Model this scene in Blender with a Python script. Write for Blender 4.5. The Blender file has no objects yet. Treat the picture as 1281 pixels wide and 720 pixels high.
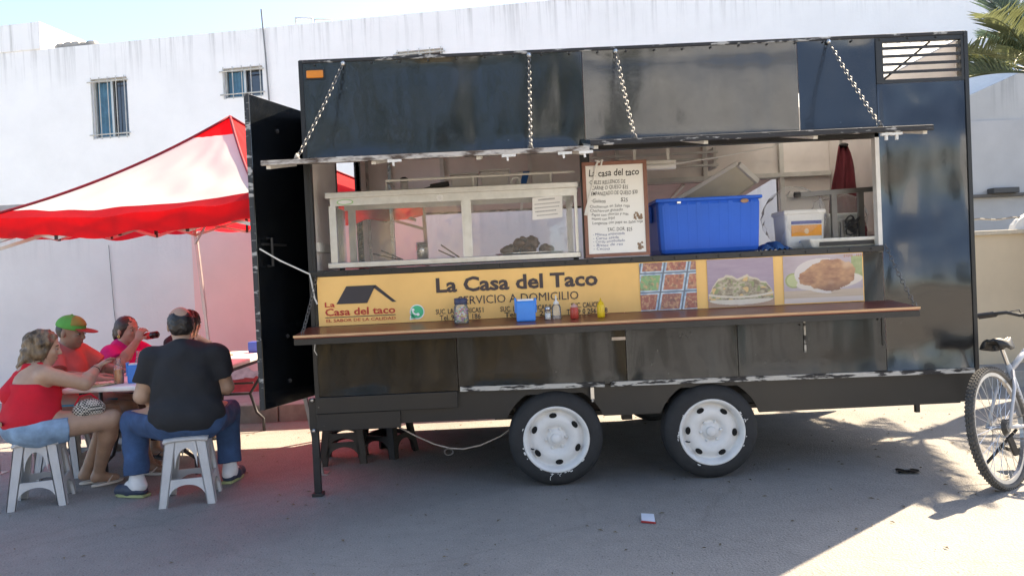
import bpy, math, random
import numpy as np
from mathutils import Matrix, Vector
random.seed(7); np.random.seed(7)
R = math.radians
sc = bpy.context.scene
col = sc.collection

# ------------------------------------------------------------------ camera
cam_d = bpy.data.cameras.new('camera'); cam = bpy.data.objects.new('camera', cam_d); col.objects.link(cam)
YAW, PITCH, ROLL = -.0054, -.0177, -.0462
_f = Vector((-math.sin(YAW)*math.cos(PITCH), math.cos(YAW)*math.cos(PITCH), math.sin(PITCH)))
_r = Vector((math.cos(YAW), math.sin(YAW), 0)); _u = _r.cross(_f)
_r2 = math.cos(ROLL)*_r + math.sin(ROLL)*_u; _u2 = -math.sin(ROLL)*_r + math.cos(ROLL)*_u
cam.matrix_world = Matrix(((_r2.x, _u2.x, -_f.x, 0), (_r2.y, _u2.y, -_f.y, -4.9876), (_r2.z, _u2.z, -_f.z, 1.3936), (0, 0, 0, 1)))
cam_d.sensor_width = 36; cam_d.lens = 36*960/1281; cam_d.clip_end = 2000; cam_d.clip_start = .05
sc.camera = cam

# ------------------------------------------------------------------ sky, sun, exposure
SUN_AZ, SUN_EL = math.atan2(.765, .644), R(45)
w = bpy.data.worlds.new('World'); sc.world = w; w.use_nodes = True
nt = w.node_tree; nt.nodes.clear()
sky = nt.nodes.new('ShaderNodeTexSky'); sky.sky_type = 'NISHITA'; sky.sun_disc = False
sky.sun_elevation = SUN_EL; sky.sun_rotation = SUN_AZ; sky.air_density = .7; sky.dust_density = 1.0; sky.ozone_density = 4.5
bg = nt.nodes.new('ShaderNodeBackground'); bg.inputs['Strength'].default_value = .15
wo = nt.nodes.new('ShaderNodeOutputWorld'); nt.links.new(sky.outputs[0], bg.inputs[0]); nt.links.new(bg.outputs[0], wo.inputs[0])
sl = bpy.data.lights.new('sun', 'SUN'); sl.energy = 4.3; sl.angle = R(.53); sl.color = (1, .95, .87)
so = bpy.data.objects.new('sun', sl); col.objects.link(so)
_ts = Vector((math.sin(SUN_AZ)*math.cos(SUN_EL), math.cos(SUN_AZ)*math.cos(SUN_EL), math.sin(SUN_EL)))
so.rotation_euler = _ts.to_track_quat('Z', 'Y').to_euler(); so.location = (0, 0, 20)
sc.view_settings.view_transform = 'Standard'; sc.view_settings.look = 'None'
sc.view_settings.exposure = 1.9; sc.view_settings.use_white_balance = True; sc.view_settings.white_balance_temperature = 8500; sc.view_settings.gamma = 1.0; sc.view_settings.use_curve_mapping = False

# ------------------------------------------------------------------ materials
MATS = {}
def pm(name, c, rough=.6, metal=0., var=.12, scale=8., bump=0., bscale=60., spec=.5, coat=0., c2=None, detail=4., stretch=None, trans=0., thr=None):
    """procedural principled material: noise mottling between two tones of one colour, fine bump"""
    if name in MATS: return MATS[name]
    m = bpy.data.materials.new(name); m.use_nodes = True; N = m.node_tree.nodes; L = m.node_tree.links
    b = N['Principled BSDF']
    tc = N.new('ShaderNodeTexCoord'); src = tc.outputs['Object']
    if stretch:
        mp = N.new('ShaderNodeMapping'); mp.inputs['Scale'].default_value = stretch; L.new(src, mp.inputs[0]); src = mp.outputs[0]
    n = N.new('ShaderNodeTexNoise'); n.inputs['Scale'].default_value = scale; n.inputs['Detail'].default_value = detail; n.inputs['Roughness'].default_value = .6
    L.new(src, n.inputs['Vector'])
    r = N.new('ShaderNodeValToRGB')
    a = c2 if c2 else tuple(x*(1-var) for x in c); d = c if c2 else tuple(min(1, x*(1+var)) for x in c)
    r.color_ramp.elements[0].color = (*a, 1); r.color_ramp.elements[1].color = (*d, 1)
    lo, hi = thr if thr else (.3, .7)
    r.color_ramp.elements[0].position = lo; r.color_ramp.elements[1].position = hi
    L.new(n.outputs['Fac'], r.inputs[0]); L.new(r.outputs[0], b.inputs['Base Color'])
    b.inputs['Metallic'].default_value = metal; b.inputs['Specular IOR Level'].default_value = spec
    mr = N.new('ShaderNodeMapRange'); mr.inputs['To Min'].default_value = max(.02, rough-.08); mr.inputs['To Max'].default_value = min(1, rough+.08)
    L.new(n.outputs['Fac'], mr.inputs[0]); L.new(mr.outputs[0], b.inputs['Roughness'])
    if coat: b.inputs['Coat Weight'].default_value = coat; b.inputs['Coat Roughness'].default_value = .08
    if bump:
        n2 = N.new('ShaderNodeTexNoise'); n2.inputs['Scale'].default_value = bscale; n2.inputs['Detail'].default_value = 3; L.new(src, n2.inputs['Vector'])
        bp = N.new('ShaderNodeBump'); bp.inputs['Strength'].default_value = min(1, bump*40); bp.inputs['Distance'].default_value = bump
        L.new(n2.outputs['Fac'], bp.inputs['Height']); L.new(bp.outputs[0], b.inputs['Normal'])
    if trans:
        t = N.new('ShaderNodeBsdfTranslucent'); L.new(r.outputs[0], t.inputs[0])
        mx = N.new('ShaderNodeMixShader'); mx.inputs[0].default_value = trans
        L.new(b.outputs[0], mx.inputs[1]); L.new(t.outputs[0], mx.inputs[2]); L.new(mx.outputs[0], N['Material Output'].inputs[0])
    MATS[name] = m; return m

def glassy(name, tint=(1, 1, 1), rough=.02, opac=.06, c=(.9, .95, .95), ior=1.45):
    """thin sheet: fresnel gloss over see-through"""
    if name in MATS: return MATS[name]
    m = bpy.data.materials.new(name); m.use_nodes = True; N = m.node_tree.nodes; L = m.node_tree.links; N.remove(N['Principled BSDF'])
    tr = N.new('ShaderNodeBsdfTransparent'); tr.inputs[0].default_value = (*tint, 1)
    gl = N.new('ShaderNodeBsdfGlossy'); gl.inputs['Roughness'].default_value = rough
    df = N.new('ShaderNodeBsdfDiffuse'); df.inputs[0].default_value = (*c, 1)
    fr = N.new('ShaderNodeFresnel'); fr.inputs[0].default_value = ior
    m1 = N.new('ShaderNodeMixShader'); m1.inputs[0].default_value = opac; L.new(tr.outputs[0], m1.inputs[1]); L.new(df.outputs[0], m1.inputs[2])
    m2 = N.new('ShaderNodeMixShader'); L.new(fr.outputs[0], m2.inputs[0]); L.new(m1.outputs[0], m2.inputs[1]); L.new(gl.outputs[0], m2.inputs[2])
    L.new(m2.outputs[0], N['Material Output'].inputs[0]); MATS[name] = m; return m

def vcol_mat(name, rough=.45):
    if name in MATS: return MATS[name]
    m = bpy.data.materials.new(name); m.use_nodes = True; N = m.node_tree.nodes; L = m.node_tree.links; b = N['Principled BSDF']
    a = N.new('ShaderNodeVertexColor'); a.layer_name = 'print'; L.new(a.outputs[0], b.inputs['Base Color']); b.inputs['Roughness'].default_value = rough
    MATS[name] = m; return m

# ------------------------------------------------------------------ mesh helpers
V3 = lambda *a: np.array(a, float)
def nrm(v): v = np.asarray(v, float); l = np.linalg.norm(v); return v/l if l > 1e-9 else v
class MB:
    def __init__(s): s.v = []; s.f = []
    def add(s, vs, fs):
        o = len(s.v); s.v += [tuple(map(float, p)) for p in vs]; s.f += [tuple(i+o for i in f) for f in fs]; return s
    def hexa(s, a):   # 8 corners: bottom loop 0-3, top loop 4-7
        return s.add(a, [(0, 3, 2, 1), (4, 5, 6, 7), (0, 1, 5, 4), (1, 2, 6, 5), (2, 3, 7, 6), (3, 0, 4, 7)])
    def box(s, x0, x1, y0, y1, z0, z1):
        return s.hexa([(x0, y0, z0), (x1, y0, z0), (x1, y1, z0), (x0, y1, z0), (x0, y0, z1), (x1, y0, z1), (x1, y1, z1), (x0, y1, z1)])
    def slab(s, p, th):   # 4 corners (ccw seen from +th side) and a thickness vector
        p = [np.asarray(q, float) for q in p]; t = np.asarray(th, float)
        return s.hexa(p + [q+t for q in p])
    def bar(s, a, b, w, h, up=(0, 0, 1)):
        a = np.asarray(a, float); b = np.asarray(b, float); d = nrm(b-a); u = np.asarray(up, float)
        if abs(d@u) > .97: u = V3(0, 1, 0)
        l = nrm(np.cross(d, u)); u = np.cross(l, d)
        q = [(-1, -1), (1, -1), (1, 1), (-1, 1)]
        return s.hexa([a+l*i*w/2+u*j*h/2 for i, j in q] + [b+l*i*w/2+u*j*h/2 for i, j in q])
    def tube(s, pts, r, n=8, caps=True):
        pts = [np.asarray(p, float) for p in pts]; m = len(pts); rs = r if hasattr(r, '__len__') else [r]*m
        vs = []; fs = []; pl = None
        for i, p in enumerate(pts):
            d = nrm(pts[min(i+1, m-1)]-pts[max(i-1, 0)])
            if pl is None:
                u = V3(0, 0, 1) if abs(d[2]) < .9 else V3(1, 0, 0); pl = nrm(np.cross(d, u))
            pl = nrm(pl-d*(pl@d)); q = np.cross(d, pl)
            for k in range(n):
                a = 2*math.pi*k/n; vs.append(p+rs[i]*(math.cos(a)*pl+math.sin(a)*q))
        for i in range(m-1):
            for k in range(n): fs.append((i*n+k, i*n+(k+1) % n, (i+1)*n+(k+1) % n, (i+1)*n+k))
        if caps: fs += [tuple(range(n-1, -1, -1)), tuple((m-1)*n+k for k in range(n))]
        return s.add(vs, fs)
    def lathe(s, prof, n=24, o=(0, 0, 0), ax=(0, 0, 1), closed=False):
        """prof: (radius, height) along axis ax from o"""
        ax = nrm(ax); u = V3(0, 0, 1) if abs(ax[2]) < .9 else V3(1, 0, 0); p = nrm(np.cross(ax, u)); q = np.cross(ax, p); o = np.asarray(o, float)
        vs = [o+ax*h+r*(math.cos(2*math.pi*k/n)*p+math.sin(2*math.pi*k/n)*q) for r, h in prof for k in range(n)]
        m = len(prof); fs = []
        for i in range(m if closed else m-1):
            j = (i+1) % m
            for k in range(n): fs.append((i*n+k, i*n+(k+1) % n, j*n+(k+1) % n, j*n+k))
        if not closed: fs += [tuple(range(n-1, -1, -1)), tuple((m-1)*n+k for k in range(n))]
        return s.add(vs, fs)
    def ell(s, c, r, nu=12, nv=8, M=None):
        c = np.asarray(c, float); vs = []; fs = []
        for j in range(1, nv):
            for i in range(nu):
                t = math.pi*j/nv; a = 2*math.pi*i/nu
                p = V3(r[0]*math.sin(t)*math.cos(a), r[1]*math.sin(t)*math.sin(a), r[2]*math.cos(t))
                vs.append(c+(M@p if M is not None else p))
        tp = V3(0, 0, r[2]); tp = M@tp if M is not None else tp; vs += [c+tp, c-tp]; T = len(vs)-2
        for j in range(nv-2):
            for i in range(nu): fs.append((j*nu+i, (j+1)*nu+i, (j+1)*nu+(i+1) % nu, j*nu+(i+1) % nu))
        for i in range(nu): fs.append((T, i, (i+1) % nu)); fs.append((T+1, (nv-2)*nu+(i+1) % nu, (nv-2)*nu+i))
        return s.add(vs, fs)
    def poly(s, pts, th):   # flat outline with thickness vector
        n = len(pts); t = np.asarray(th, float); p = [np.asarray(q, float) for q in pts]
        return s.add(p+[q+t for q in p], [tuple(range(n-1, -1, -1)), tuple(range(n, 2*n))]+[(i, (i+1) % n, n+(i+1) % n, n+i) for i in range(n)])
    def grid(s, fn, nu, nv):
        vs = [fn(i/nu, j/nv) for j in range(nv+1) for i in range(nu+1)]
        return s.add(vs, [(j*(nu+1)+i, j*(nu+1)+i+1, (j+1)*(nu+1)+i+1, (j+1)*(nu+1)+i) for j in range(nv) for i in range(nu)])
    def holed(s, x0, x1, z0, z1, holes, mp, th):
        """wall sheet with rectangular openings; mp(x, depth, z) places a point, th is its thickness"""
        xs = sorted({x0, x1}|{h[0] for h in holes}|{h[1] for h in holes}); zs = sorted({z0, z1}|{h[2] for h in holes}|{h[3] for h in holes})
        sol = lambda i, j: 0 <= i < len(xs)-1 and 0 <= j < len(zs)-1 and not any(h[0]-1e-6 <= xs[i] and xs[i+1] <= h[1]+1e-6 and h[2]-1e-6 <= zs[j] and zs[j+1] <= h[3]+1e-6 for h in holes)
        for i in range(len(xs)-1):
            for j in range(len(zs)-1):
                if not sol(i, j): continue
                a, b, c, d = xs[i], xs[i+1], zs[j], zs[j+1]
                s.add([mp(a, 0, c), mp(b, 0, c), mp(b, 0, d), mp(a, 0, d)], [(0, 1, 2, 3)])
                s.add([mp(a, th, c), mp(b, th, c), mp(b, th, d), mp(a, th, d)], [(3, 2, 1, 0)])
                for di, dj, e in ((-1, 0, ((a, c), (a, d))), (1, 0, ((b, d), (b, c))), (0, -1, ((b, c), (a, c))), (0, 1, ((a, d), (b, d)))):
                    if not sol(i+di, j+dj):
                        (p, q), (r, t) = e; s.add([mp(p, 0, q), mp(r, 0, t), mp(r, th, t), mp(p, th, q)], [(0, 1, 2, 3)])
        return s

def tagp(o, label=None, cat=None, group=None, kind=None):
    if label: o['label'] = label
    if cat: o['category'] = cat
    if group: o['group'] = group
    if kind: o['kind'] = kind
    return o
INV = {}
def thing(name, label, cat, loc=(0, 0, 0), rz=0, group=None, kind=None):
    o = bpy.data.objects.new(name, None); col.objects.link(o); o.empty_display_size = .1
    o.location = loc; o.rotation_euler = (0, 0, rz); INV[o.name] = (Matrix.Translation(loc) @ Matrix.Rotation(rz, 4, 'Z')).inverted()
    return tagp(o, label, cat, group, kind)
def build(mb, name, mat, parent=None, smooth=False, bevel=0., local=False, org=None, colors=None):
    """one mesh object; a child's vertices are given in world space and taken into its thing's space"""
    me = bpy.data.meshes.new(name); vs = mb.v
    M = None
    if parent is not None and not local:
        p = parent
        while p.parent: p = p.parent
        M = INV.get(p.name)
    if parent is None and org is not None: M = Matrix.Translation(org).inverted()
    if M is not None:
        A = np.array(M); P = np.asarray(vs, float); vs = (P@A[:3, :3].T+A[:3, 3]).tolist()
    me.from_pydata(vs, [], mb.f)
    for m in (mat if isinstance(mat, (list, tuple)) else [mat]): me.materials.append(m)
    if smooth: me.polygons.foreach_set('use_smooth', [True]*len(me.polygons))
    if colors is not None:
        ca = me.color_attributes.new('print', 'FLOAT_COLOR', 'POINT'); ca.data.foreach_set('color', np.asarray(colors, np.float32).ravel())
    me.update()
    o = bpy.data.objects.new(name, me); col.objects.link(o)
    if parent is not None:
        o.parent = parent
    elif org is not None:
        o.location = org; INV[o.name] = Matrix.Translation(org).inverted()
    if bevel:
        b = o.modifiers.new('bevel', 'BEVEL'); b.width = bevel; b.segments = 2; b.limit_method = 'ANGLE'; b.angle_limit = R(40)
    return o
def solo(mb, name, mat, label, cat, org=None, group=None, kind=None, **k):
    if org is None:
        P = np.array(mb.v); org = tuple(map(float, (*((P.min(0)+P.max(0))/2)[:2], P[:, 2].min())))
    return tagp(build(mb, name, mat, None, org=org, **k), label, cat, group, kind)
def copy_tree(o, parent=None):
    c = o.copy(); col.objects.link(c); c.parent = parent
    for ch in list(o.children): copy_tree(ch, c)
    return c
def fix_normals(o):
    import bmesh
    bm = bmesh.new(); bm.from_mesh(o.data); bmesh.ops.recalc_face_normals(bm, faces=bm.faces); bm.to_mesh(o.data); bm.free(); return o

def text_mb(txt, x0, x1, z0, h, Y, offset=0., depth=.0, jitter=0., mp=None, shear=0., res=2):
    """lettering from the built-in font as flat mesh, baseline z0, capital height h, squeezed to x0..x1"""
    cu = bpy.data.curves.new('t', 'FONT'); cu.body = txt; cu.size = 1; cu.offset = offset; cu.resolution_u = res; cu.shear = shear; cu.fill_mode = 'FRONT'
    ob = bpy.data.objects.new('t', cu); col.objects.link(ob)
    dg = bpy.context.evaluated_depsgraph_get(); dg.update()
    me = bpy.data.meshes.new_from_object(ob.evaluated_get(dg))
    P = np.array([v.co[:] for v in me.vertices]).reshape(-1, 3); F = [tuple(p.vertices) for p in me.polygons]
    bpy.data.objects.remove(ob); bpy.data.curves.remove(cu); bpy.data.meshes.remove(me)
    mb = MB()
    if len(P) == 0: return mb
    sx = (x1-x0)/max(1e-6, P[:, 0].max()-P[:, 0].min()); sz = h/.73
    X = x0+(P[:, 0]-P[:, 0].min())*sx; Z = z0+P[:, 1]*sz
    if jitter: Z = Z+jitter*np.sin(X*37)+jitter*.6*np.sin(X*83+1)
    if mp: mb.add([mp(x, z) for x, z in zip(X, Z)], F)
    else: mb.add([(x, Y, z) for x, z in zip(X, Z)], F)
    return mb

# ------------------------------------------------------------------ signed-distance bodies (people, bags, hair)
def cone(a, b, r1, r2, k=.03, clip=None): return ('c', np.asarray(a, float), np.asarray(b, float), r1, r2, k, clip)
def ellp(c, r, M=None, k=.04, clip=None): return ('e', np.asarray(c, float), np.asarray(r, float), np.eye(3) if M is None else np.asarray(M, float), None, k, clip)
def sdf_mesh(prims, vox=.0065, grow=0., cuts=(), noise=0., nscale=60.):
    """smooth union of round cones and ellipsoids, meshed by surface nets. cuts: (point, normal) planes, the side of the normal is removed"""
    lo = np.full(3, 9e9); hi = -lo
    for p in prims:
        if p[0] == 'c': b0 = np.minimum(p[1]-p[3], p[2]-p[4]); b1 = np.maximum(p[1]+p[3], p[2]+p[4])
        else: b0 = p[1]-p[2].max(); b1 = p[1]+p[2].max()
        lo = np.minimum(lo, b0); hi = np.maximum(hi, b1)
    lo -= grow+3*vox; hi += grow+3*vox
    n = np.ceil((hi-lo)/vox).astype(int)+1
    D = np.full(n, 1., np.float32)
    ax = [lo[i]+vox*np.arange(n[i]) for i in range(3)]
    for p in prims:
        k = p[5]; mg = k+grow+3*vox+.01
        if p[0] == 'c': b0 = np.minimum(p[1]-p[3], p[2]-p[4])-mg; b1 = np.maximum(p[1]+p[3], p[2]+p[4])+mg
        else: b0 = p[1]-p[2].max()-mg; b1 = p[1]+p[2].max()+mg
        i0 = np.clip(((b0-lo)/vox).astype(int), 0, n-1); i1 = np.clip(((b1-lo)/vox).astype(int)+2, 1, n)
        S = tuple(slice(i0[i], i1[i]) for i in range(3))
        X, Y, Z = np.meshgrid(*[ax[i][S[i]] for i in range(3)], indexing='ij', sparse=True)
        if p[0] == 'c':
            a, b = p[1], p[2]; ab = b-a; L2 = max(ab@ab, 1e-9)
            t = np.clip(((X-a[0])*ab[0]+(Y-a[1])*ab[1]+(Z-a[2])*ab[2])/L2, 0, 1)
            d = np.sqrt((X-a[0]-t*ab[0])**2+(Y-a[1]-t*ab[1])**2+(Z-a[2]-t*ab[2])**2)-(p[3]+(p[4]-p[3])*t)
        else:
            c, r, M = p[1], p[2], p[3]; q = [(X-c[0])*M[0, i]+(Y-c[1])*M[1, i]+(Z-c[2])*M[2, i] for i in range(3)]
            k0 = np.sqrt(sum((q[i]/r[i])**2 for i in range(3))); k1 = np.sqrt(sum((q[i]/r[i]**2)**2 for i in range(3)))+1e-9
            d = k0*(k0-1)/k1
        d = d-grow
        if p[6] is not None:
            for (cp, cn) in p[6]: d = np.maximum(d, (X-cp[0])*cn[0]+(Y-cp[1])*cn[1]+(Z-cp[2])*cn[2])
        o = D[S]
        if k > 0:
            h = np.clip(.5+.5*(o-d)/k, 0, 1); D[S] = o*(1-h)+d*h-k*h*(1-h)
        else: D[S] = np.minimum(o, d)
    if noise or cuts:
        X, Y, Z = np.meshgrid(*ax, indexing='ij', sparse=True)
        if noise: D = D+noise*(np.sin(X*nscale+3*np.sin(Z*nscale*.4))*np.sin(Y*nscale*1.1+1)+.6*np.sin(Z*nscale*1.3+2*np.sin(X*nscale*.6)+Y*40))
        for cp, cn in cuts: D = np.maximum(D, (X-cp[0])*cn[0]+(Y-cp[1])*cn[1]+(Z-cp[2])*cn[2])
    D[0] = D[-1] = 1; D[:, 0] = D[:, -1] = 1; D[:, :, 0] = D[:, :, -1] = 1
    s = D < 0
    c = [s[i:n[0]-1+i, j:n[1]-1+j, l:n[2]-1+l] for i in (0, 1) for j in (0, 1) for l in (0, 1)]
    cnt = sum(x.astype(np.int8) for x in c); act = (cnt > 0) & (cnt < 8)
    idx = np.argwhere(act); m = len(idx); vid = np.full(act.shape, -1, np.int64); vid[act] = np.arange(m)
    acc = np.zeros((m, 3)); num = np.zeros(m)
    corners = [(i, j, l) for i in (0, 1) for j in (0, 1) for l in (0, 1)]
    val = {cc: D[idx[:, 0]+cc[0], idx[:, 1]+cc[1], idx[:, 2]+cc[2]] for cc in corners}
    for a in corners:
        for e in range(3):
            if a[e]: continue
            b = list(a); b[e] = 1; b = tuple(b); va, vb = val[a], val[b]; x = (va < 0) != (vb < 0)
            t = np.where(x, va/np.where(x, va-vb, 1), 0); pt = np.array(a, float)[None]+np.zeros((m, 3)); pt[:, e] += t
            acc[x] += pt[x]; num[x] += 1
    Vt = lo+vox*(idx+acc/num[:, None]); Fs = []
    for e in range(3):
        u, v = (e+1) % 3, (e+2) % 3
        sa = [slice(None)]*3; sb = [slice(None)]*3; sa[e] = slice(0, -1); sb[e] = slice(1, None)
        A = s[tuple(sa)]; B = s[tuple(sb)]; E = np.argwhere(A != B); E = E[(E[:, u] > 0) & (E[:, v] > 0) & (E[:, u] < n[u]-1) & (E[:, v] < n[v]-1)]
        du = np.zeros(3, int); du[u] = 1; dv = np.zeros(3, int); dv[v] = 1
        q = [vid[tuple((E-x).T)] for x in (du+dv, dv, 0*du, du)]
        q = np.stack(q, 1); fl = B[tuple(E.T)] if True else None
        q[fl] = q[fl][:, ::-1]; Fs.append(q)
    Fq = np.concatenate(Fs); mb = MB(); mb.v = Vt.tolist(); mb.f = Fq.tolist(); return mb

# ================================================================== SETTING
def road_mat():
    m = bpy.data.materials.new('asphalt'); m.use_nodes = True; N = m.node_tree.nodes; L = m.node_tree.links; b = N['Principled BSDF']
    tc = N.new('ShaderNodeTexCoord')
    def noise(sc_, det): 
        n = N.new('ShaderNodeTexNoise'); n.inputs['Scale'].default_value = sc_; n.inputs['Detail'].default_value = det; L.new(tc.outputs['Object'], n.inputs['Vector']); return n
    big = noise(.7, 5); mid = noise(9, 4); fin = noise(130, 3)
    vo = N.new('ShaderNodeTexVoronoi'); vo.inputs['Scale'].default_value = 75; L.new(tc.outputs['Object'], vo.inputs['Vector'])
    r = N.new('ShaderNodeValToRGB'); e = r.color_ramp.elements; e[0].position = .34; e[0].color = (.19, .178, .165, 1); e[1].position = .66; e[1].color = (.35, .325, .30, 1)
    mx = N.new('ShaderNodeMix'); mx.data_type = 'FLOAT'; mx.inputs[0].default_value = .42; L.new(big.outputs['Fac'], mx.inputs[2]); L.new(mid.outputs['Fac'], mx.inputs[3])
    mx2 = N.new('ShaderNodeMix'); mx2.data_type = 'FLOAT'; mx2.inputs[0].default_value = .64; L.new(mx.outputs[0], mx2.inputs[2]); L.new(fin.outputs['Fac'], mx2.inputs[3])
    L.new(mx2.outputs[0], r.inputs[0])
    r2 = N.new('ShaderNodeValToRGB'); e = r2.color_ramp.elements; e[0].position = 0; e[0].color = (1.7, 1.65, 1.55, 1); e[1].position = .16; e[1].color = (1, 1, 1, 1)
    L.new(vo.outputs['Distance'], r2.inputs[0])
    mu = N.new('ShaderNodeMix'); mu.data_type = 'RGBA'; mu.blend_type = 'MULTIPLY'; mu.inputs[0].default_value = .8
    L.new(r.outputs[0], mu.inputs[6]); L.new(r2.outputs[0], mu.inputs[7])
    vd = N.new('ShaderNodeTexVoronoi'); vd.inputs['Scale'].default_value = 26; L.new(tc.outputs['Object'], vd.inputs['Vector'])
    r3 = N.new('ShaderNodeValToRGB'); e = r3.color_ramp.elements; e[0].position = .06; e[0].color = (.35, .33, .32, 1); e[1].position = .17; e[1].color = (1, 1, 1, 1); L.new(vd.outputs['Distance'], r3.inputs[0])
    mu2 = N.new('ShaderNodeMix'); mu2.data_type = 'RGBA'; mu2.blend_type = 'MULTIPLY'; mu2.inputs[0].default_value = .75; L.new(mu.outputs[2], mu2.inputs[6]); L.new(r3.outputs[0], mu2.inputs[7]); L.new(mu2.outputs[2], b.inputs['Base Color'])
    b.inputs['Roughness'].default_value = .92
    # worn patches and hairline cracks
    vc = N.new('ShaderNodeTexVoronoi'); vc.feature = 'DISTANCE_TO_EDGE'; vc.inputs['Scale'].default_value = .55; wn = noise(1.8, 6)
    wm = N.new('ShaderNodeMix'); wm.data_type = 'RGBA'; wm.inputs[0].default_value = .22; L.new(tc.outputs['Object'], wm.inputs[6]); L.new(wn.outputs['Color'], wm.inputs[7]); L.new(wm.outputs[2], vc.inputs['Vector'])
    rc = N.new('ShaderNodeValToRGB'); e = rc.color_ramp.elements; e[0].position = .0; e[0].color = (.45, .44, .43, 1); e[1].position = .006; e[1].color = (1, 1, 1, 1); L.new(vc.outputs['Distance'], rc.inputs[0])
    st = noise(.45, 7); rs = N.new('ShaderNodeValToRGB'); e = rs.color_ramp.elements; e[0].position = .36; e[0].color = (.66, .65, .65, 1); e[1].position = .56; e[1].color = (1.06, 1.05, 1.03, 1); L.new(st.outputs['Fac'], rs.inputs[0])
    m5 = N.new('ShaderNodeMix'); m5.data_type = 'RGBA'; m5.blend_type = 'MULTIPLY'; m5.inputs[0].default_value = .16; L.new(mu2.outputs[2], m5.inputs[6]); L.new(rc.outputs[0], m5.inputs[7])
    m6 = N.new('ShaderNodeMix'); m6.data_type = 'RGBA'; m6.blend_type = 'MULTIPLY'; m6.inputs[0].default_value = .7; L.new(m5.outputs[2], m6.inputs[6]); L.new(rs.outputs[0], m6.inputs[7]); L.new(m6.outputs[2], b.inputs['Base Color'])
    bp = N.new('ShaderNodeBump'); bp.inputs['Strength'].default_value = .6; bp.inputs['Distance'].default_value = .006; L.new(fin.outputs['Fac'], bp.inputs['Height'])
    bp2 = N.new('ShaderNodeBump'); bp2.inputs['Strength'].default_value = .5; bp2.inputs['Distance'].default_value = .008; L.new(vo.outputs['Distance'], bp2.inputs['Height']); L.new(bp.outputs[0], bp2.inputs['Normal'])
    L.new(bp2.outputs[0], b.inputs['Normal']); return m
def stained_wall(name, c, stain, top, amount=.5, zscale=1.):
    """painted plaster with vertical rain streaks that start at the top edge (height 'top') and general grime"""
    m = bpy.data.materials.new(name); m.use_nodes = True; N = m.node_tree.nodes; L = m.node_tree.links; b = N['Principled BSDF']
    tc = N.new('ShaderNodeTexCoord'); mp = N.new('ShaderNodeMapping'); mp.inputs['Scale'].default_value = (4.5, 4.5, .16); L.new(tc.outputs['Object'], mp.inputs[0])
    n = N.new('ShaderNodeTexNoise'); n.inputs['Scale'].default_value = 2.2; n.inputs['Detail'].default_value = 7; n.inputs['Roughness'].default_value = .7; L.new(mp.outputs[0], n.inputs['Vector'])
    sx = N.new('ShaderNodeSeparateXYZ'); L.new(tc.outputs['Object'], sx.inputs[0])
    mr = N.new('ShaderNodeMapRange'); mr.inputs['From Min'].default_value = top-.95*zscale; mr.inputs['From Max'].default_value = top; L.new(sx.outputs['Z'], mr.inputs[0])
    pw = N.new('ShaderNodeMath'); pw.operation = 'POWER'; pw.inputs[1].default_value = 1.6; L.new(mr.outputs[0], pw.inputs[0])
    r = N.new('ShaderNodeValToRGB'); r.color_ramp.elements[0].position = .50; r.color_ramp.elements[1].position = .70; L.new(n.outputs['Fac'], r.inputs[0])
    mu = N.new('ShaderNodeMath'); mu.operation = 'MULTIPLY'; L.new(r.outputs[0], mu.inputs[0]); L.new(pw.outputs[0], mu.inputs[1])
    n2 = N.new('ShaderNodeTexNoise'); n2.inputs['Scale'].default_value = 1.3; n2.inputs['Detail'].default_value = 8; n2.inputs['Roughness'].default_value = .65; L.new(tc.outputs['Object'], n2.inputs['Vector'])
    r2 = N.new('ShaderNodeValToRGB'); r2.color_ramp.elements[0].position = .35; r2.color_ramp.elements[1].position = .8; r2.color_ramp.elements[0].color = (0, 0, 0, 1); r2.color_ramp.elements[1].color = (.22, .22, .22, 1); L.new(n2.outputs['Fac'], r2.inputs[0])
    ad = N.new('ShaderNodeMath'); ad.operation = 'ADD'; ad.use_clamp = True; L.new(mu.outputs[0], ad.inputs[0]); L.new(r2.outputs[0], ad.inputs[1])
    am = N.new('ShaderNodeMath'); am.operation = 'MULTIPLY'; am.inputs[1].default_value = amount; L.new(ad.outputs[0], am.inputs[0])
    mx = N.new('ShaderNodeMix'); mx.data_type = 'RGBA'; mx.inputs[6].default_value = (*c, 1); mx.inputs[7].default_value = (*stain, 1); L.new(am.outputs[0], mx.inputs[0]); L.new(mx.outputs[2], b.inputs['Base Color'])
    b.inputs['Roughness'].default_value = .85
    n3 = N.new('ShaderNodeTexNoise'); n3.inputs['Scale'].default_value = 35; n3.inputs['Detail'].default_value = 4; L.new(tc.outputs['Object'], n3.inputs['Vector'])
    bp = N.new('ShaderNodeBump'); bp.inputs['Strength'].default_value = .35; bp.inputs['Distance'].default_value = .01; L.new(n3.outputs['Fac'], bp.inputs['Height']); L.new(bp.outputs[0], b.inputs['Normal'])
    return m
M_road = road_mat()
M_conc = pm('kerb_concrete', (.30, .285, .26), .9, var=.3, scale=5, bump=.004, bscale=40, detail=8)
M_walk = pm('pavement_concrete', (.34, .32, .30), .9, var=.22, scale=3, bump=.003, bscale=50, detail=8)

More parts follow.
